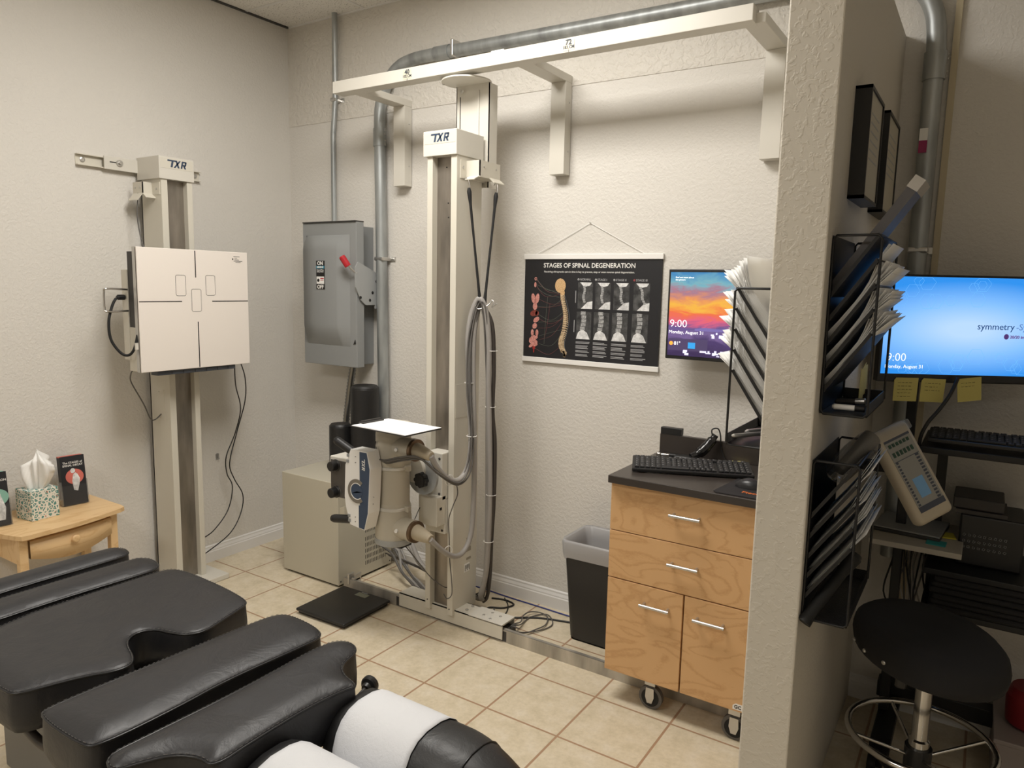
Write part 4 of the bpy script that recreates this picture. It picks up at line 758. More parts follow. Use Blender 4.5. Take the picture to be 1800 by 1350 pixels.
def holder(label, M, wd, art):
    t = thing('brochure_holder', label, 'brochure holder', M.translation)
    b = MB(M); b.box(-.002, .0, -wd / 2, wd / 2, 0, .09); b.box(-.045, 0, -wd / 2, -wd / 2 + .002, 0, .11); b.box(-.045, 0, wd / 2 - .002, wd / 2, 0, .11); b.box(-.047, -.045, -wd / 2, wd / 2, 0, .18); b.box(-.045, 0, -wd / 2, wd / 2, 0, .002); b.build('acrylic_pocket', CLEAR, t)
    br = MB(M)
    for k in range(8): br.box(-.005 - k * .0045, -.0015 - k * .0045, -wd / 2 + .004, wd / 2 - .004, .003, .222 - (k % 3) * .003)
    o_ = br.build('brochure', mat('brochure_black', (30, 31, 36), .5), t); tp = MB(M); tp.box(-.036, -.008, -wd / 2 + .004, wd / 2 - .01, .2185, .2235); tp.build('brochure_edge', mat('salmon_print' if art else 'sage_print', (206, 110, 98) if art else (130, 176, 160), .6), o_)
    r_ = (M.to_3x3() @ Y); u_ = (M.to_3x3() @ Z); Wm = WHITE
    P_ = lambda y, z, x=-.0012: M @ V((x, y, z))
    if art:
        text('The STAGES of\nSPINAL DECAY', .0125, P_(0, .188), r_, u_, o_, Wm, 'title', 'CENTER', .012)
        n_ = r_.cross(u_); b = MB(); b.prism([(.037 * math.cos(a), .034 * math.sin(a)) for a in [k * math.pi / 16 for k in range(32)]], P_(.004, .128, -.0014), r_, u_, n_ * .0006); b.build('salmon_disc', MATS['salmon_print'], o_)
        b = MB(); b.prism([(-.008, -.05), (.008, -.056), (.018, -.02), (.02, .0), (.012, .02), (.004, .028), (-.006, .02), (-.012, -.01)], P_(.004, .118, -.0006), r_, u_, n_ * .0005); b.prism([(.01 * math.cos(a), .011 * math.sin(a)) for a in [k * math.pi / 8 for k in range(16)]], P_(-.002, .155, -.0006), r_, u_, n_ * .0005); b.build('figure_print', XRL, o_)
    else:
        text('ION', .0125, P_(wd / 2 - .03, .185), r_, u_, o_, Wm, 'title', 'LEFT', .012); n_ = r_.cross(u_)
        b = MB(); b.prism([(.04 * math.cos(a), .034 * math.sin(a)) for a in [k * math.pi / 16 for k in range(32)]], P_(.01, .12, -.0014), r_, u_, n_ * .0006); b.build('sage_disc', MATS['sage_print'], o_)
        b = MB(); b.prism([(-.01, -.09), (.03, -.09), (.036, -.04), (.02, .02), (.034, .03), (-.01, .0), (-.02, -.04)], P_(.0, .115, -.0006), r_, u_, n_ * .0005); b.build('figure_print', XRL, o_)
lean = Matrix.Rotation(math.radians(-7), 4, 'Y')
holder('clear holder of black brochures with a salmon disc right of the tissue box', Matrix.Translation((.135, -1.36, TT + .002)) @ Matrix.Rotation(math.radians(-6), 4, 'Z') @ lean, .108, True)
holder('clear holder of black brochures with a sage disc at the picture edge', Matrix.Translation((.20, -1.70, TT + .002)) @ Matrix.Rotation(math.radians(-4), 4, 'Z') @ lean, .108, False)
# ================================================================ chiropractic table
def chaikin(p, n=2):
    for _ in range(n):
        q = []
        for a, c in zip(p, p[1:] + p[:1]): q += [(a[0] * .75 + c[0] * .25, a[1] * .75 + c[1] * .25), (a[0] * .25 + c[0] * .75, a[1] * .25 + c[1] * .75)]
        p = q
    return p
def resamp(p, d):
    out = []; 
    for a, c in zip(p, p[1:] + p[:1]):
        L = math.dist(a, c); n = max(1, int(round(L / d)))
        for k in range(n): out.append((a[0] + (c[0] - a[0]) * k / n, a[1] + (c[1] - a[1]) * k / n))
    return out
def inset(p, d):
    n = len(p); out = []
    for i in range(n):
        a, c = p[i - 1], p[(i + 1) % n]; tx, ty = c[0] - a[0], c[1] - a[1]; L = math.hypot(tx, ty) or 1; out.append((p[i][0] - ty / L * d, p[i][1] + tx / L * d))
    return out
def cushion(parent, outline, zt, th, crown, rmax, name='cushion'):
    ar = sum(a[0] * c[1] - c[0] * a[1] for a, c in zip(outline, outline[1:] + outline[:1]))
    if ar < 0: outline = outline[::-1]
    p = resamp(chaikin(outline, 2), .012); b = MB(); rings = []
    prof = [(.03, -th), (.006, -th + .008), (-.002, -th + .03), (-.003, -th * .5), (0, -.008), (.0015, -.001), (.004, .003)]
    for d, dz_ in prof:
        r_ = p if abs(d) < 1e-9 else inset(p, d)
        rings.append([V((x, y, zt + dz_)) for x, y in r_])
    loft(b, rings); n = len(p); b.add(rings[0], [tuple(reversed(range(n)))], True)
    L_ = [V((q.x, q.y)) for q in rings[-1]]; xs = [q.x for q in L_]; ys = [q.y for q in L_]; seg = list(zip(L_, L_[1:] + L_[:1])); pts_ = []
    def dist(q):
        best = 9
        for a, c in seg:
            e = c - a; t_ = max(0, min(1, (q - a).dot(e) / max(1e-12, e.dot(e)))); best = min(best, (q - a - e * t_).length)
        return best
    def inside(q):
        r = False
        for a, c in seg:
            if (a.y > q.y) != (c.y > q.y) and q.x < (c.x - a.x) * (q.y - a.y) / (c.y - a.y) + a.x: r = not r
        return r
    stp = .0105; gx = min(xs)
    while gx < max(xs):
        gy = min(ys)
        while gy < max(ys):
            q = V((gx, gy))
            if inside(q) and dist(q) > .005: pts_.append(q)
            gy += stp
        gx += stp
    vo, ed, fo, *_ = delaunay_2d_cdt(L_ + pts_, [(i, (i + 1) % n) for i in range(n)], [], 1, 1e-6)
    b.add([V((q.x, q.y, zt + .003 + crown * math.sin(min(1, dist(q) / rmax) * math.pi / 2))) for q in vo], [tuple(f) for f in fo], True)
    o = b.build(name, LEATH, parent, weld=True)
    sm = MB(); sm.tube([V((x, y, zt - .001)) for x, y in resamp(p, .02)[::1]], .0028, 6, 0, True); sm.build('piping', mat('leather_piping', (30, 30, 32), .3), o)
    st = MB(); 
    for i in range(0, n, 1):
        a, c = rings[5][i], rings[5][(i + 1) % n]; d_ = (c - a)
        if d_.length > .004: m0 = a + d_ * .2; st.tube([m0 + Z * .0052 - V((0, 0, 0)), a + d_ * .7 + Z * .0052], .0006, 4)
    st.build('stitching', mat('grey_thread', (98, 96, 94), .6), o)
    return o
t = thing('chiropractic_table', 'long black leather sectioned treatment table in the foreground', 'treatment table', (1.6, -1.97, 0)); ZT = .612
cushion(t, [(.995, -2.28), (1.10, -2.28), (1.112, -2.2), (1.103, -1.97), (1.112, -1.70), (1.10, -1.66), (1.06, -1.645), (1.02, -1.65), (.995, -1.70)], ZT, .1, .014, .04)
cushion(t, [(1.15, -2.28), (1.27, -2.28), (1.295, -2.2), (1.288, -1.97), (1.305, -1.72), (1.298, -1.675), (1.26, -1.65), (1.18, -1.645), (1.155, -1.70)], ZT, .1, .014, .045)
cushion(t, [(1.325, -2.28), (1.70, -2.29), (1.735, -2.275), (1.76, -2.2), (1.785, -2.14), (1.815, -2.10), (1.818, -2.06), (1.785, -2.035), (1.72, -2.015), (1.68, -1.99), (1.668, -1.955), (1.69, -1.92), (1.74, -1.91), (1.79, -1.89), (1.808, -1.85), (1.79, -1.79), (1.772, -1.73), (1.755, -1.675), (1.71, -1.66), (1.58, -1.645), (1.40, -1.64), (1.34, -1.655), (1.325, -1.70)], ZT, .11, .008, .05)
cushion(t, [(1.86, -2.29), (2.04, -2.29), (2.072, -2.27), (2.075, -2.1), (2.066, -1.97), (2.085, -1.75), (2.085, -1.69), (2.04, -1.665), (1.93, -1.655), (1.885, -1.67), (1.872, -1.75), (1.862, -1.97), (1.85, -2.2), (1.85, -2.26)], ZT, .115, .012, .055)
cushion(t, [(2.115, -2.28), (2.17, -2.30), (2.19, -2.25), (2.22, -2.20), (2.27, -2.175), (2.318, -2.18), (2.31, -2.08), (2.31, -1.93), (2.325, -1.83), (2.338, -1.81), (2.275, -1.795), (2.235, -1.765), (2.222, -1.70), (2.19, -1.672), (2.145, -1.675), (2.12, -1.72), (2.13, -1.97), (2.12, -2.2)], ZT, .125, .012, .045)
# base and under-frame
b = MB(); b.box(1.0, 1.75, -2.035, -1.78, .0, .44, .006); b.build('pedestal', mat('grey_pedestal', (118, 116, 112), .5), t)
b = MB(); b.box(1.0, 2.1, -2.13, -2.09, .44, .49, .004); b.box(1.0, 2.1, -1.85, -1.81, .44, .49, .004)
for x_ in (1.05, 1.22, 1.55, 1.96, 2.2): b.box(x_ - .03, x_ + .03, -2.2, -1.74, .485, .502, .003)
b.box(1.9, 2.5, -2.0, -1.94, .40, .45, .004); b.build('frame', BLACKM, t)
b = MB(); b.tube([(1.45, -2.20, .495), (1.6, -2.22, .47), (1.72, -2.225, .455), (1.78, -2.21, .46), (1.79, -2.19, .495)], .012, 10, 6); b.build('side_handle', mat('dark_bronze_handle', (66, 60, 56), .4), t)
b = MB(); b.tube([(1.90, -2.25, .485), (1.93, -2.30, .478), (2.1, -2.31, .47), (2.28, -2.27, .46)], .016, 12, 6); b.build('side_handle', BLACKP, t)
b = MB(); b.cyl((2.24, -1.78, .48), (2.215, -1.655, .495), .0055, None, 12); b.build('knob_rod', DARKG, t)
b = MB(); d_ = V((-.025, .115, .005)).normalized() * .032; b.lathe(V((2.218, -1.665, .494)), d_, [(.011, 0), (.014, .3), (.021, .45), (.024, .6), (.024, .9), (.02, 1)], 24); b.build('adjustment_knob', BLACKP, t)
# head cushions
def headrest(name, y0, y1, papers):
    yc = (y0 + y1) / 2; hw = (y1 - y0) / 2; b = MB(); rings = []; NS = 26
    def sec(q, off=0, lo=-1):
        # q 0..1 along x
        x = 2.285 + .49 * q; e = min(1, q / .10); e2 = min(1, (1 - q) / .35); w_ = hw * (math.sin(e * math.pi / 2) ** .35) * (.62 + .38 * math.sin(e2 * math.pi / 2) ** .9) + off; zt_ = .585 + .0 * q; h_ = .145 * (math.sin(e * math.pi / 2) ** .35) * (.72 + .28 * math.sin(e2 * math.pi / 2)) + off
        r_ = []; zc_ = .585 - .145
        for k in range(NS):
            a = 2 * math.pi * k / NS; ca, sa = math.cos(a), math.sin(a); n_ = 2.6
            yy = w_ * abs(ca) ** (2 / n_) * (1 if ca > 0 else -1); zz = (h_ if sa > 0 else .03) * abs(sa) ** (2 / (2.2 if sa > 0 else 6)) * (1 if sa > 0 else -1); r_.append(V((x, yc + yy, zc_ + zz)))
        return r_
    qs = [.0, .005, .015, .03, .05, .08, .12] + [.12 + .04 * k for k in range(1, 20)] + [.91, .94, .965, .985, 1]
    rings = [sec(q) for q in qs]; loft(b, rings); b.add(rings[0], [tuple(range(NS))]); b.add(rings[-1], [tuple(reversed(range(NS)))])
    hr = b.build('head_cushion', VINYL, t, weld=True); r_ = sec(.80, .001); sm = MB(); sm.tube(r_[:NS // 2 + 1], .0022, 6); sm.build('seam', MATS['leather_piping'], hr)
    MB().box(2.36, 2.66, yc - .05, yc + .05, .40, .425).build('cushion_support', BLACKM, t)
    b = MB(); g = []; rn = random.Random(int(-y0 * 100))
    for i in range(15):
        q = papers[0] + (papers[1] - papers[0]) * i / 14; s_ = sec(q, .0028); row = [s_[k] + V((.022 * max(0, k) / (NS / 2) + .006 * math.sin(k * .5), 0, rn.uniform(-.0006, .0006))) for k in range(-2, NS // 2 + 3)]; g.append(row)
    b.sheet(g); return b
def crepe():
    mm = mat('crepe_paper', (212, 213, 216), .85); v = geo(mm); s = mathn(mm, 'ADD', noise(mm, v, 45, 4, .6, 1.5), mathn(mm, 'MULTIPLY', noise(mm, v, 380, 2), .3)); bump(mm, s, .004, .3); return mm
CREPE = crepe()
tag(headrest('a', -1.915, -1.683, (.115, .54)).build('headrest_paper', CREPE, None, solid=.0006), 'white crepe paper sheet over the far head cushion near the knob', 'paper sheet', 'headrest papers on the table')
tag(headrest('b', -2.165, -1.93, (.115, .60)).build('headrest_paper', CREPE, None, solid=.0006), 'white crepe paper sheet over the near head cushion at the bottom edge', 'paper sheet', 'headrest papers on the table')
# ================================================================ wall file racks on the partition
def rack(name_label, xw, s, y0, y1, z0, z1, n, loads, gname):
    """s = +1 sticks out to +x, -1 to -x"""
    D = .107; t = thing('wall_file_rack', name_label, 'file rack', (xw + s * .05, (y0 + y1) / 2, z0))
    xo = xw + s * D
    for y_ in (y0, y1): MB().tube([(xw + s * .004, y_, z0 + .01), (xw + s * .004, y_, z1 - .008), (xw + s * .01, y_, z1), (xo - s * .008, y_, z1), (xo, y_, z1 - .008), (xo, y_, z0 + .008), (xo - s * .008, y_, z0), (xw + s * .01, y_, z0), (xw + s * .004, y_, z0 + .01)], .0032, 8).build('wire_frame', BLACKM, t)
    MB().box(xw + s * .001, xw + s * .003, y0, y1, z0, z1).build('back_panel', MESHB, t)
    d = V((s * (D - .012), 0, .142)); up = d.normalized(); nn = V((-s * up.z, 0, s * up.x)) 
    pitch_ = (z1 - z0 - .142 - .055) / (n - 1); out = []
    for k in range(n):
        zb = z0 + .055 + k * pitch_ ; p0 = V((xw + s * .008, 0, zb)); p1 = p0 + d; th = V((0, 0, -.003))
        b = MB(); P = lambda p, y: V((p.x, y, p.z))
        for off in (V((0, 0, 0)),):
            b.add([P(p0, y0), P(p0, y1), P(p1, y1), P(p1, y0)] + [P(p0 + th, y0), P(p0 + th, y1), P(p1 + th, y1), P(p1 + th, y0)], [(0, 1, 2, 3), (7, 6, 5, 4), (0, 3, 7, 4), (1, 5, 6, 2), (3, 2, 6, 7), (0, 4, 5, 1)], False)
        b.add([P(p0, y0), P(p1, y0), P(p1 + V((-s * .004, 0, .005)), y0), P(p0 + V((0, 0, .012)), y0)], [(0, 1, 2, 3)], False)
        b.build('pocket', BLACKM, t)
        MB().tube([(p1.x, y0, p1.z), (p1.x, y1, p1.z)], .0024, 8).build('pocket_rim', BLACKM, t)
        out.append((p0, p1))
    b = MB(); b.box(xw + s * .004, xo, y0, y1, z0, z0 + .003); b.box(xo - s * .002, xo, y0, y1, z0, z0 + .03); b.box(xw + s * .004, xo, y1 - .002, y1, z0, z0 + .03); b.build('tray', MESHB, t)
    return out
def papers(label, p0, p1, s, y0, y1, th, over, fan, group, mm=PAPER, n=9, seed=0, name='paper_stack'):
    """a stack of sheets standing in a pocket: every leaf is a thin slab that fans at the outer end"""
    rn = random.Random(seed); b = MB(); d = (p1 - p0).normalized(); up = V((-s * d.z, 0, s * d.x)) * 1.0
    if up.z < 0: up = -up
    L = (p1 - p0).length
    for k in range(n):
        o = up * (.002 + th * k / max(1, n - 1)); ov = over * rn.uniform(.6, 1.05); fa = fan * (k / max(1, n - 1) - .45) + rn.uniform(-.004, .004); g = []
        for i in range(9):
            q = i / 8; l_ = q * (L + ov); bend = (max(0, l_ - L * .75) / max(.01, ov + L * .25)) ** 1.6
            c = p0 + V((s * .003, 0, .004)) + d * l_ + o * (1 - .25 * math.sin(q * math.pi)) + up * fa * bend; ya_ = y0 + .012 + rn.uniform(0, .006); g.append([V((c.x, ya_, c.z)), V((c.x, (y0 + y1) / 2, c.z)), V((c.x, y1 - .02, c.z))])
        b.sheet(g)
    return tag(b.build(name, mm, None, solid=.0007), label, 'papers', group)
ord_ = ['lowest', 'second lowest', 'middle', 'second highest', 'highest']
R1 = rack('black wire wall file rack on the right side of the partition above the other rack', PX1, 1, -1.085, -.76, 1.262, 1.688, 5, 5, 'r1')
for k in range(3): papers('stack of white forms in the %s pocket of the rack beside the blue screen' % ord_[k], *R1[k], 1, -1.085, -.76, .018, .05, .035, None, n=10, seed=k)
papers('slim white folder in the second highest pocket of the rack beside the blue screen', *R1[3], 1, -1.07, -.80, .003, .05, 0, None, n=3, seed=8)
# tall case in the top pocket
t = thing('file_case', 'long dark grey case with clear end sticking far out of the top rack pocket', 'case', R1[4][0])
p0, p1 = R1[4]; d = (p1 - p0).normalized(); up = V((-d.z, 0, d.x)); b = MB(); up = -up if up.z < 0 else up
def slabd(b, a, L, th, y0, y1, l0=0): 
    c = [a + d * l0, a + d * (l0 + L), a + d * (l0 + L) + up * th, a + d * l0 + up * th]; b.add([V((p.x, y, p.z)) for y in (y0, y1) for p in c], [(0, 1, 2, 3), (7, 6, 5, 4), (0, 4, 5, 1), (1, 5, 6, 2), (2, 6, 7, 3), (3, 7, 4, 0)], False)
slabd(b, p0 + up * .004, .275, .022, -1.05, -.93, .01); b.build('body', mat('case_grey', (84, 82, 84), .5), t)
b = MB(); slabd(b, p0 + up * .002, .03, .026, -1.052, -.928, .285); b.build('clear_end', CHROME, t)
R2_ = rack('black wire wall file rack on the right side of the partition below the other rack', PX1, 1, -1.115, -.76, .748, 1.15, 5, 4, 'r2')
for k, (th, ov) in enumerate(((.008, .04), (.008, .05), (.005, .02), (.006, .045))): papers('few white forms in the %s pocket of the lower rack by the stool' % ord_[k], *R2_[k], 1, -1.10, -.78, th, ov, .01, None, n=4, seed=20 + k)
RL_ = rack('black wire wall file rack on the left side of the partition over the worktop', PX0, -1, -1.06, -.74, 1.148, 1.560, 5, 5, 'rl')
for k in range(5): papers('thick stack of white forms in the %s pocket of the rack over the worktop' % ord_[k], *RL_[k], -1, -1.06, -.74, .034, .055, .04, None, n=13, seed=40 + k)
# pens and tools in trays
def pen(label, a, c, r, mm, cap=None):
    t = thing('pen', label, 'pen', a); b = MB(); d_ = V(c) - V(a); b.lathe(a, d_, [(r * .5, 0), (r, .06), (r, 1)], 12); b.build('barrel', mm, t); b = MB(); b.lathe(V(a) + d_ * .7, d_ * .32, [(r * 1.15, 0), (r * 1.15, .95), (r * .8, 1)], 12); b.build('cap', cap or BLACKP, t)
pen('silver pen in the tray of the rack over the worktop', (2.955, -1.04, 1.168), (3.045, -.95, 1.175), .006, SILVER, SILVER); pen('fat silver marker in the tray of the rack over the worktop', (2.975, -.98, 1.17), (3.045, -.85, 1.17), .009, SILVER, BLACKP)
pen('white correction pen in the tray of the rack beside the blue screen', (3.20, -1.05, 1.277), (3.272, -1.045, 1.277), .007, WHITE, BLACKP); pen('steel penlight in the tray of the rack beside the blue screen', (3.195, -.98, 1.28), (3.265, -.99, 1.288), .007, DARKG, SILVER); pen('blue pen in the tray of the rack beside the blue screen', (3.215, -.93, 1.275), (3.27, -.98, 1.275), .004, mat('blue_pen', (60, 70, 150), .4), SILVER)
# sticky notes behind the lower part of the upper rack
for k, (y_, z_, a) in enumerate(((-.80, 1.30, 0), (-.86, 1.305, .2), (-.92, 1.30, -.1))):
    M = Matrix.Translation((3.235 + .004 * k, y_ + .02, z_ + .01)) @ Matrix.Rotation(a, 4, 'X'); b = MB(M); b.box(-.0004, .0004, -.036, .036, -.03, .05); tag(b.build('sticky_note', YEL), ('yellow sticky note standing deepest in the tray of the upper right rack', 'yellow sticky note in the middle of the upper right rack tray', 'yellow sticky note nearest the front of the upper right rack tray')[k], 'sticky note')
# picture frames on the partition
def pframe(label, y0, y1, z0, z1):
    t = thing('picture_frame', label, 'picture frame', (PX1 + .01, (y0 + y1) / 2, z0)); b = MB(); e = .008; x0, x1 = PX1, 3.215
    b.box(x0, x1, y0, y0 + e, z0, z1); b.box(x0, x1, y1 - e, y1, z0, z1); b.box(x0, x1, y0, y1, z0, z0 + e); b.box(x0, x1, y0, y1, z1 - e, z1); b.build('frame', BLACKP, t)
    MB().box(x0, x1 - .004, y0 + e, y1 - e, z0 + e, z1 - e).build('document', mat('certificate_paper', (188, 182, 164), .4), t)
    b = MB(); 
    for k in range(6): b.box(x1 - .0039, x1 - .0036, y0 + .05, y1 - .05, z1 - .06 - k * .022, z1 - .056 - k * .022)
    b.build('document_text', GREYL, t)
pframe('black framed certificate on the partition, nearer the partition end', -.93, -.695, 1.79, 2.062); pframe('black framed certificate on the partition, farther toward the back wall', -.565, -.30, 1.79, 2.075)
# ================================================================ right-hand workstation
c0, s0 = math.cos(yaw), math.sin(yaw)
MM = Matrix.Translation((3.226, -.43, 1.28)) @ Matrix.Rotation(yaw - .02, 4, 'Z')
t = thing('workstation_monitor', 'wide black monitor with a bright blue start screen on the cart', 'monitor', MM.translation)
MB(MM).box(0, .53, 0, .03, 0, .335, .004).build('bezel', BLACKP, t)
def blues():
    mm = bpy.data.materials.new('blue_screen_picture'); mm.use_nodes = True; b = bsdf(mm); g_ = nd(mm, 'ShaderNodeTexCoord'); mp = nd(mm, 'ShaderNodeMapping'); mp.inputs['Location'].default_value = (-.5, 0, -.47); lk(mm, g_.outputs['Generated'], mp.inputs['Vector'])
    mp2 = nd(mm, 'ShaderNodeVectorMath', operation='MULTIPLY'); lk(mm, mp.outputs[0], mp2.inputs[0]); mp2.inputs[1].default_value = (1.0, 0, 1.7); ln = nd(mm, 'ShaderNodeVectorMath', operation='LENGTH'); lk(mm, mp2.outputs[0], ln.inputs[0])
    c = ramp(mm, ln.outputs['Value'], [(.12, (176, 208, 246)), (.45, (128, 184, 244)), (.85, (42, 138, 226))]); b.inputs['Base Color'].default_value = (0, 0, 0, 1); lk(mm, c, b.inputs['Emission Color']); b.inputs['Emission Strength'].default_value = .95; return mm
s_ = MB(MM).box(.008, .522, -.0012, 0, .026, .328).build('screen', blues(), t)
Rm = MM.to_3x3() @ X; Pm = lambda x, z, d=.0018: MM @ V((x, -d, z))
text('9:00', .036, Pm(.022, .066), Rm, Z, s_, GLOWW, 'clock_text', 'LEFT', -.015); text('Monday, August 31', .0155, Pm(.019, .044), Rm, Z, s_, GLOWW, 'date_text', 'LEFT', -.005)
text('symmetry', .0285, Pm(.293, .17), Rm, Z, s_, mat('screen_navy_text', (40, 82, 140), .5, emit=.5), 'logo_text'); text('-Sync', .0275, Pm(.412, .17), Rm, Z, s_, mat('screen_soft_blue', (96, 136, 200), .5, emit=.6), 'logo_text')
text('20/20 imaging', .013, Pm(.396, .144), Rm, Z, s_, mat('screen_purple_text', (110, 60, 140), .5, emit=.5), 'logo_text', 'LEFT', .02)
b = MB(); n_ = Rm.cross(Z); b.prism([(.0075 * math.cos(a), .0085 * math.sin(a)) for a in [k * math.pi / 10 for k in range(20)]], Pm(.385, .149), Rm, Z, n_ * .0004); b.build('logo_globe', mat('screen_globe', (90, 60, 130), .5, emit=.5), s_)
b = MB(); rn = random.Random(9)
for k in range(26):
    cx_, cz_, r_ = rn.uniform(.02, .5), rn.choice([rn.uniform(.035, .09), rn.uniform(.25, .32)]), rn.uniform(.014, .028)
    b = MB(); b.tube([Pm(cx_ + r_ * math.cos(a), min(.326, max(.028, cz_ + r_ * math.sin(a)))) for a in [j * math.pi / 3 for j in range(6)]], .0005, 4, 0, True)
    b.build('hexagon_outline', mat('screen_pale_line', (110, 180, 240), .5, emit=.8), s_)
NB = mat('note_ink', (90, 84, 50), .7)
for k, (x_, a, lbl) in enumerate(((.052, 0, 'yellow sticky note with two scribbled lists on the monitor edge, leftmost of three'), (.135, -.03, 'yellow sticky note with three short lines under the blue screen, middle of three'), (.255, .12, 'tilted yellow sticky note under the blue screen, rightmost of three'))):
    o = Pm(x_, -.06, .0035); u_ = V((0, 0, 1)) * math.cos(a) - Rm * math.sin(a) * 1; r_ = Rm * math.cos(a) + Z * math.sin(a); b = MB(); b.prism([(0, 0), (.073, 0), (.075, .074), (.006, .074), (0, .066)], o, r_, u_, n_ * .0008); sn = tag(b.build('sticky_note', YEL), lbl, 'sticky note')
    b = MB(); rn = random.Random(k)
    for j in range((5, 3, 2)[k]):
        xx = .012
        while xx < .055: w_ = rn.uniform(.004, .011); b.prism([(xx, .058 - j * .011), (xx + w_, .058 - j * .011 + rn.uniform(-.001, .001)), (xx + w_, .0595 - j * .011), (xx, .0593 - j * .011)], o + n_ * .001, r_, u_, n_ * .0003); xx += w_ + .003
    b.build('handwriting', NB, sn)
t = thing('workstation_cart', 'black metal computer cart with pole, keyboard shelf and pale laptop shelf', 'cart', (3.5, -.25, 0))
MB().box(3.30, 3.33, -.235, -.205, .1, 1.5, .003).build('pole', BLACKM, t); MB().box(3.29, 3.36, -.29, -.2, 1.40, 1.46).build('monitor_arm', BLACKM, t)
MB().box(3.36, 3.86, -.40, -.06, 1.065, 1.085, .003).build('keyboard_shelf', BLACKM, t); MB().box(3.40, 3.43, -.12, -.09, .1, 1.07).build('post', BLACKM, t)
b = MB(Matrix.Translation((3.24, -.40, .745)) @ Matrix.Rotation(.0, 4, 'Z')); b.box(0, .26, 0, .33, 0, .018, .002); b.build('laptop_shelf', mat('speckled_white_laminate', (176, 170, 158), .5), t)
MB().box(3.40, 3.9, -.36, -.04, .668, .688, .003).build('lower_shelf', BLACKM, t); MB().box(3.40, 3.9, -.36, -.04, .535, .555, .003).build('lower_shelf', BLACKM, t)
b = MB(); b.box(3.28, 3.9, -.1, -.04, .08, .14, .003); b.box(3.30, 3.36, -.45, -.05, .06, .1, .003); b.box(3.8, 3.86, -.45, -.05, .06, .1, .003); b.build('base_frame', BLACKM, t)
for x_, y_ in ((3.33, -.42), (3.83, -.42), (3.33, -.08), (3.83, -.08)): MB().lathe((x_ - .012, y_, .032), X * .024, [(.03, 0), (.032, .1), (.032, .9), (.03, 1)], 20).build('wheel', RUBBER, t)
keyboard('black keyboard on the high shelf under the blue screen', Matrix.Translation((3.375, -.385, 1.098)) @ Matrix.Rotation(math.radians(5), 4, 'X'), .44, .15)
cable('monitor_cable', 'black cable curving from behind the blue screen down to the keyboard shelf', [(3.44, -.32, 1.30), (3.425, -.34, 1.25), (3.40, -.36, 1.20), (3.37, -.38, 1.15), (3.355, -.37, 1.08), (3.36, -.3, .9)], .0055, CABB)
t = thing('laptop', 'closed grey laptop on the pale cart shelf', 'laptop', (3.34, -.25, .763)); MB(Matrix.Translation((3.345, -.22, .763)) @ Matrix.Rotation(-.1, 4, 'Z')).box(-.1, .1, -.09, .11, 0, .012, .003).build('base', DARKG, t); MB(Matrix.Translation((3.345, -.22, .776)) @ Matrix.Rotation(-.1, 4, 'Z')).box(-.1, .1, -.09, .11, 0, .006, .002).build('lid', GREY, t)
tag(MB(Matrix.Translation((3.44, -.23, .764)) @ Matrix.Rotation(.2, 4, 'Z')).box(-.03, .035, -.03, .03, 0, .004).build('sticky_note', mat('note_yellow_dark', (190, 180, 60), .8)), 'yellow note lying on the pale cart shelf beside the laptop', 'sticky note'); tag(MB(Matrix.Translation((3.425, -.33, .7635)) @ Matrix.Rotation(-.05, 4, 'Z')).box(-.025, .03, -.025, .025, 0, .003).build('sticky_note', mat('note_teal', (50, 150, 150), .8)), 'teal note lying on the pale cart shelf beside the laptop', 'sticky note')
t = thing('label_printer', 'black boxy power unit with certification icons on the cart shelf', 'printer', (3.6, -.2, .69)); b = MB(); b.box(3.485, 3.66, -.26, -.06, .69, .855, .006); b.build('body', BLACKP, t); b = MB(); b.box(3.46, 3.60, -.24, -.08, .868, .905, .004); b.box(3.47, 3.61, -.25, -.08, .855, .868); b.build('top_tray', mat('dark_brown_plastic', (48, 44, 42), .5), t)
b = MB(); rn = random.Random(4)
for j in range(3):
    for k in range(9): x_ = 3.50 + k * .014; z_ = .79 - j * .02; b.tube([(x_ + .0045 * math.cos(a), -.2606, z_ + .0045 * math.sin(a)) for a in [q * math.pi / 2 + rn.random() for q in range(4)]], .0008, 4, 0, True)
b.build('icon_print', GREYL, t)
for k in range(2):
    tw = thing('folded_towel', ('dark grey folded towel under the thicker one on the cart', 'thick dark grey folded towel on top of the pile in the cart')[k], 'towel', (3.65, -.22, .56 + k * .05)); b = MB()
    for j in range(3): b.box(3.42 + .006 * j, 3.88, -.37 + .004 * (j % 2), -.05, .557 + k * .057 + j * .018, .574 + k * .057 + j * .018, .008, 3)
    b.build('folds', FABRIC, tw)
# electrotherapy unit in front, tilted
t = thing('therapy_unit', 'off-white electrotherapy console with small blue display tilted against the rack', 'therapy device', (3.37, -.6, .85))
A0 = V((3.28, -.60, 1.185)); ex = V((.128, -.0, -.215)).normalized(); nz_ = V((.55, -.62, .33)); nz_ = (nz_ - ex * nz_.dot(ex)).normalized(); ey = nz_.cross(ex)
MD = Matrix((ex, ey, nz_)).transposed().to_4x4(); MD.translation = V((3.366, -.60, 1.04))
MB(MD).box(-.15, .14, -.064, .064, -.045, 0, .018, 4).build('case', mat('device_ivory', (190, 180, 160), .45), t)
fp = MB(MD).box(-.115, .105, -.046, .046, .0, .0012).build('front_plate', mat('device_plate', (150, 150, 146), .5), t)
MB(MD).box(.01, .068, -.02, .016, .0012, .002).build('display', mat('device_lcd', (96, 132, 160), .3, emit=.12), fp)
b = MB(MD)
for j in range(6): b.box(-.103, -.093, -.038 + j * .013, -.03 + j * .013, .0012, .003)
for j in range(6): b.box(-.078, -.064, -.038 + j * .013, -.03 + j * .013, .0012, .0025)
b.build('buttons', mat('button_green', (40, 72, 60), .5), fp)
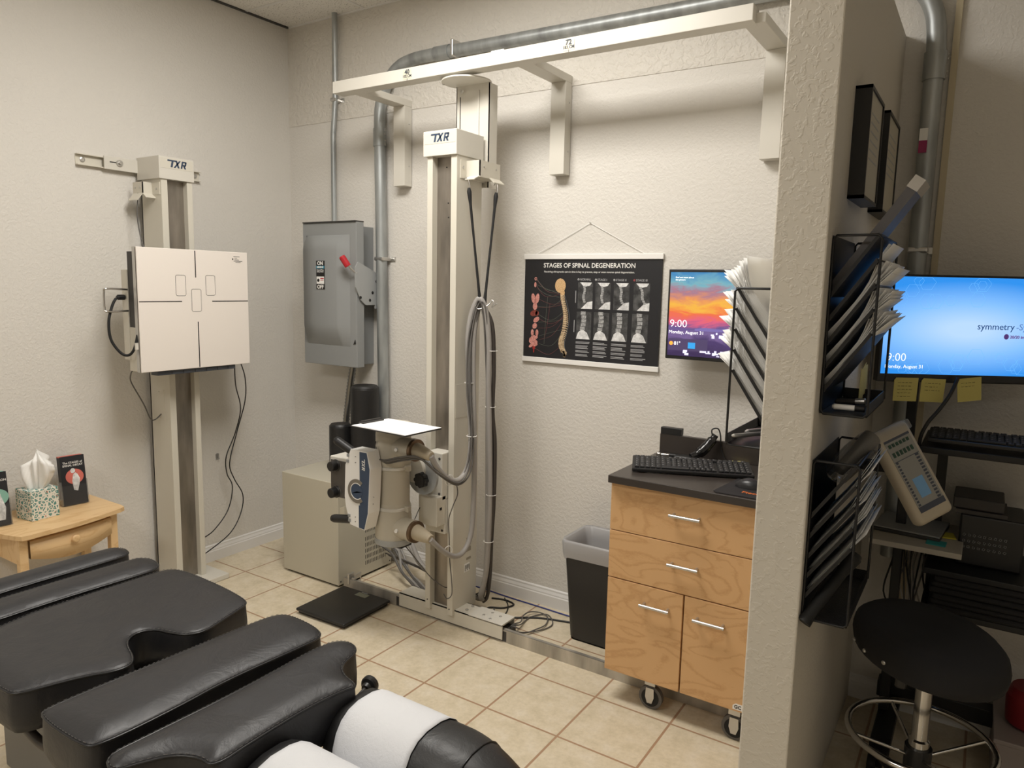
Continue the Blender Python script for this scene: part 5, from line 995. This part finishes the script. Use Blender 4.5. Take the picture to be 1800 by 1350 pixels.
b = MB(MD); rn = random.Random(1)
for j in range(14): b.box(-.05 + j * .010, -.044 + j * .010, -.042, -.034, .0012, .0016); b.box(-.05 + j * .010, -.044 + j * .010, .028, .04, .0012, .0016)
b.box(-.052, -.05, -.044, .044, .0012, .0016); b.box(-.117, -.11, -.046, .046, .0012, .0018); b.box(.088, .105, -.046, .046, .0012, .0018); b.build('panel_print', mat('device_print', (72, 78, 92), .5), fp)
b = MB(MD); b.box(-.15, -.12, -.067, .067, -.05, .004, .006); b.build('clear_strap', CLEAR, t)
MB().box(PX1, 3.34, -.60, -.57, 1.03, 1.06, .003).build('mount_arm', BLACKM, t)
t = thing('probe_holder', 'clear plastic sound-head holder leaning in the top of the lower rack', 'holder', (3.24, -.85, 1.05)); b = MB(); b.lathe((3.205, -.98, 1.085), V((.065, .10, .085)), [(.02, 0), (.032, .08), (.035, .6), (.03, 1)], 20, caps=False); b.build('clear_cup', CLEAR, t); b = MB(); b.lathe((3.215, -.965, 1.10), V((.06, .09, .08)), [(.016, 0), (.018, .5), (.024, .85), (.024, 1)], 16); b.build('probe', mat('probe_grey', (110, 106, 100), .4), t)
b = MB(); b.lathe((3.187, -1.128, .742), V((.09, .12, .16)), [(.018, 0), (.0155, .1), (.014, .7), (.02, .95), (.016, 1)], 16); tag(b.build('black_tube', RUBBER), 'black cylindrical massager standing in the lower rack bottom', 'massager')
# hanging cables behind the lower rack
for k in range(7):
    x_ = 3.30 + k * .016; cable('cable', 'dark cord tangled with others, hanging under the pale cart shelf', [(x_, -.2, .74), (x_ + .03 * math.sin(k * 2), -.19, .65), (x_ - .02 * math.cos(k), -.2 - .01 * k, .52), (x_ + .03, -.18, .44), (x_ + .02 * math.sin(k), -.15, .60), (x_ + .01, -.15, .73)], .003, (CABB, CABD, mat('pale_cable', (150, 146, 140), .5))[k % 3], 6, 6, 'cable', 'cords hanging under the cart shelf')
# stool
t = thing('rolling_stool', 'black padded rolling stool with chrome foot ring in the dark corner', 'stool', (3.43, -.62, 0)); sx_, sy_ = 3.445, -.66
b = MB(); rings = []
for z_, r_ in ((.53, .10), (.515, .17), (.53, .195), (.56, .20), (.585, .195), (.60, .18), (.606, .14), (.60, .08), (.598, .02)):
    rings.append([V((sx_ + r_ * math.cos(a) * 1.0, sy_ + r_ * math.sin(a), z_ + .03 * (r_ / .2) ** 2 * math.cos(a - 2.6) * (1 if z_ > .52 else .4))) for a in [2 * math.pi * k / 36 for k in range(36)]])
loft(b, rings); b.add(rings[-1], [tuple(range(36))]); b.add(rings[0], [tuple(range(36))]); b.build('seat', FABRIC, t, weld=True)
for a in (3.5, 3.85, 4.2): MB().lathe((sx_ + .19 * math.cos(a), sy_ + .19 * math.sin(a), .555), V((math.cos(a), math.sin(a), 0)) * .012, [(.006, 0), (.006, .8), (.004, 1)], 10).build('seat_stud', SILVER, t)
b = MB(); b.lathe((sx_, sy_, .07), Z * .45, [(.028, 0), (.028, .45), (.022, .46), (.022, 1)], 24); b.build('gas_post', CHROME, t); MB().box(sx_ - .075, sx_ - .045, sy_ - .03, sy_ + .0, .42, .53, .008).build('lever', DARKG, t)
b = MB(); b.tube([(sx_ + .19 * math.cos(a), sy_ + .19 * math.sin(a), .28) for a in [2 * math.pi * k / 40 for k in range(40)]], .0095, 12, 0, True)
for k in range(4): a = k * math.pi / 2 + .5; b.cyl((sx_ + .02 * math.cos(a), sy_ + .02 * math.sin(a), .22), (sx_ + .19 * math.cos(a), sy_ + .19 * math.sin(a), .28), .005, None, 8)
b.build('foot_ring', CHROME, t); MB().cyl((sx_, sy_, .16), (sx_, sy_, .25), .036).build('collar', BLACKP, t)
for k in range(5):
    a = k * 2 * math.pi / 5 + .9; b = MB(); p = V((sx_ + .24 * math.cos(a), sy_ + .24 * math.sin(a), .075)); q = V((sx_, sy_, .10))
    if p.x < PX1 + .05: p.x = PX1 + .05
    b.tube([q, (q + p) / 2 + Z * .01, p], [.022, .018, .014], 10, 3); l_ = b.build('base_leg', BLACKP, t); MB().lathe(V((p.x - .012, p.y, .029)), X * .024, [(.027, 0), (.029, .1), (.029, .9), (.027, 1)], 18).build('caster', RUBBER, l_)
# white box with red tub at the far right
t = thing('storage_drawer', 'pale plastic storage box on the floor behind the stool', 'storage box', (3.74, -.2, 0)); MB().box(3.64, 3.95, -.34, -.02, .0, .16, .004).build('body', mat('dusky_plastic', (150, 140, 136), .5), t); MB().box(3.635, 3.955, -.345, -.015, .16, .175, .003).build('lid', mat('dusky_plastic', (150, 140, 136), .5), t)
b = MB(); b.lathe((3.735, -.20, .176), Z * .13, [(.055, 0), (.07, .1), (.075, .8), (.06, 1)], 24); tag(b.build('red_tub', mat('deep_red_plastic', (120, 20, 28), .5)), 'deep red plastic tub on the pale storage box', 'tub')
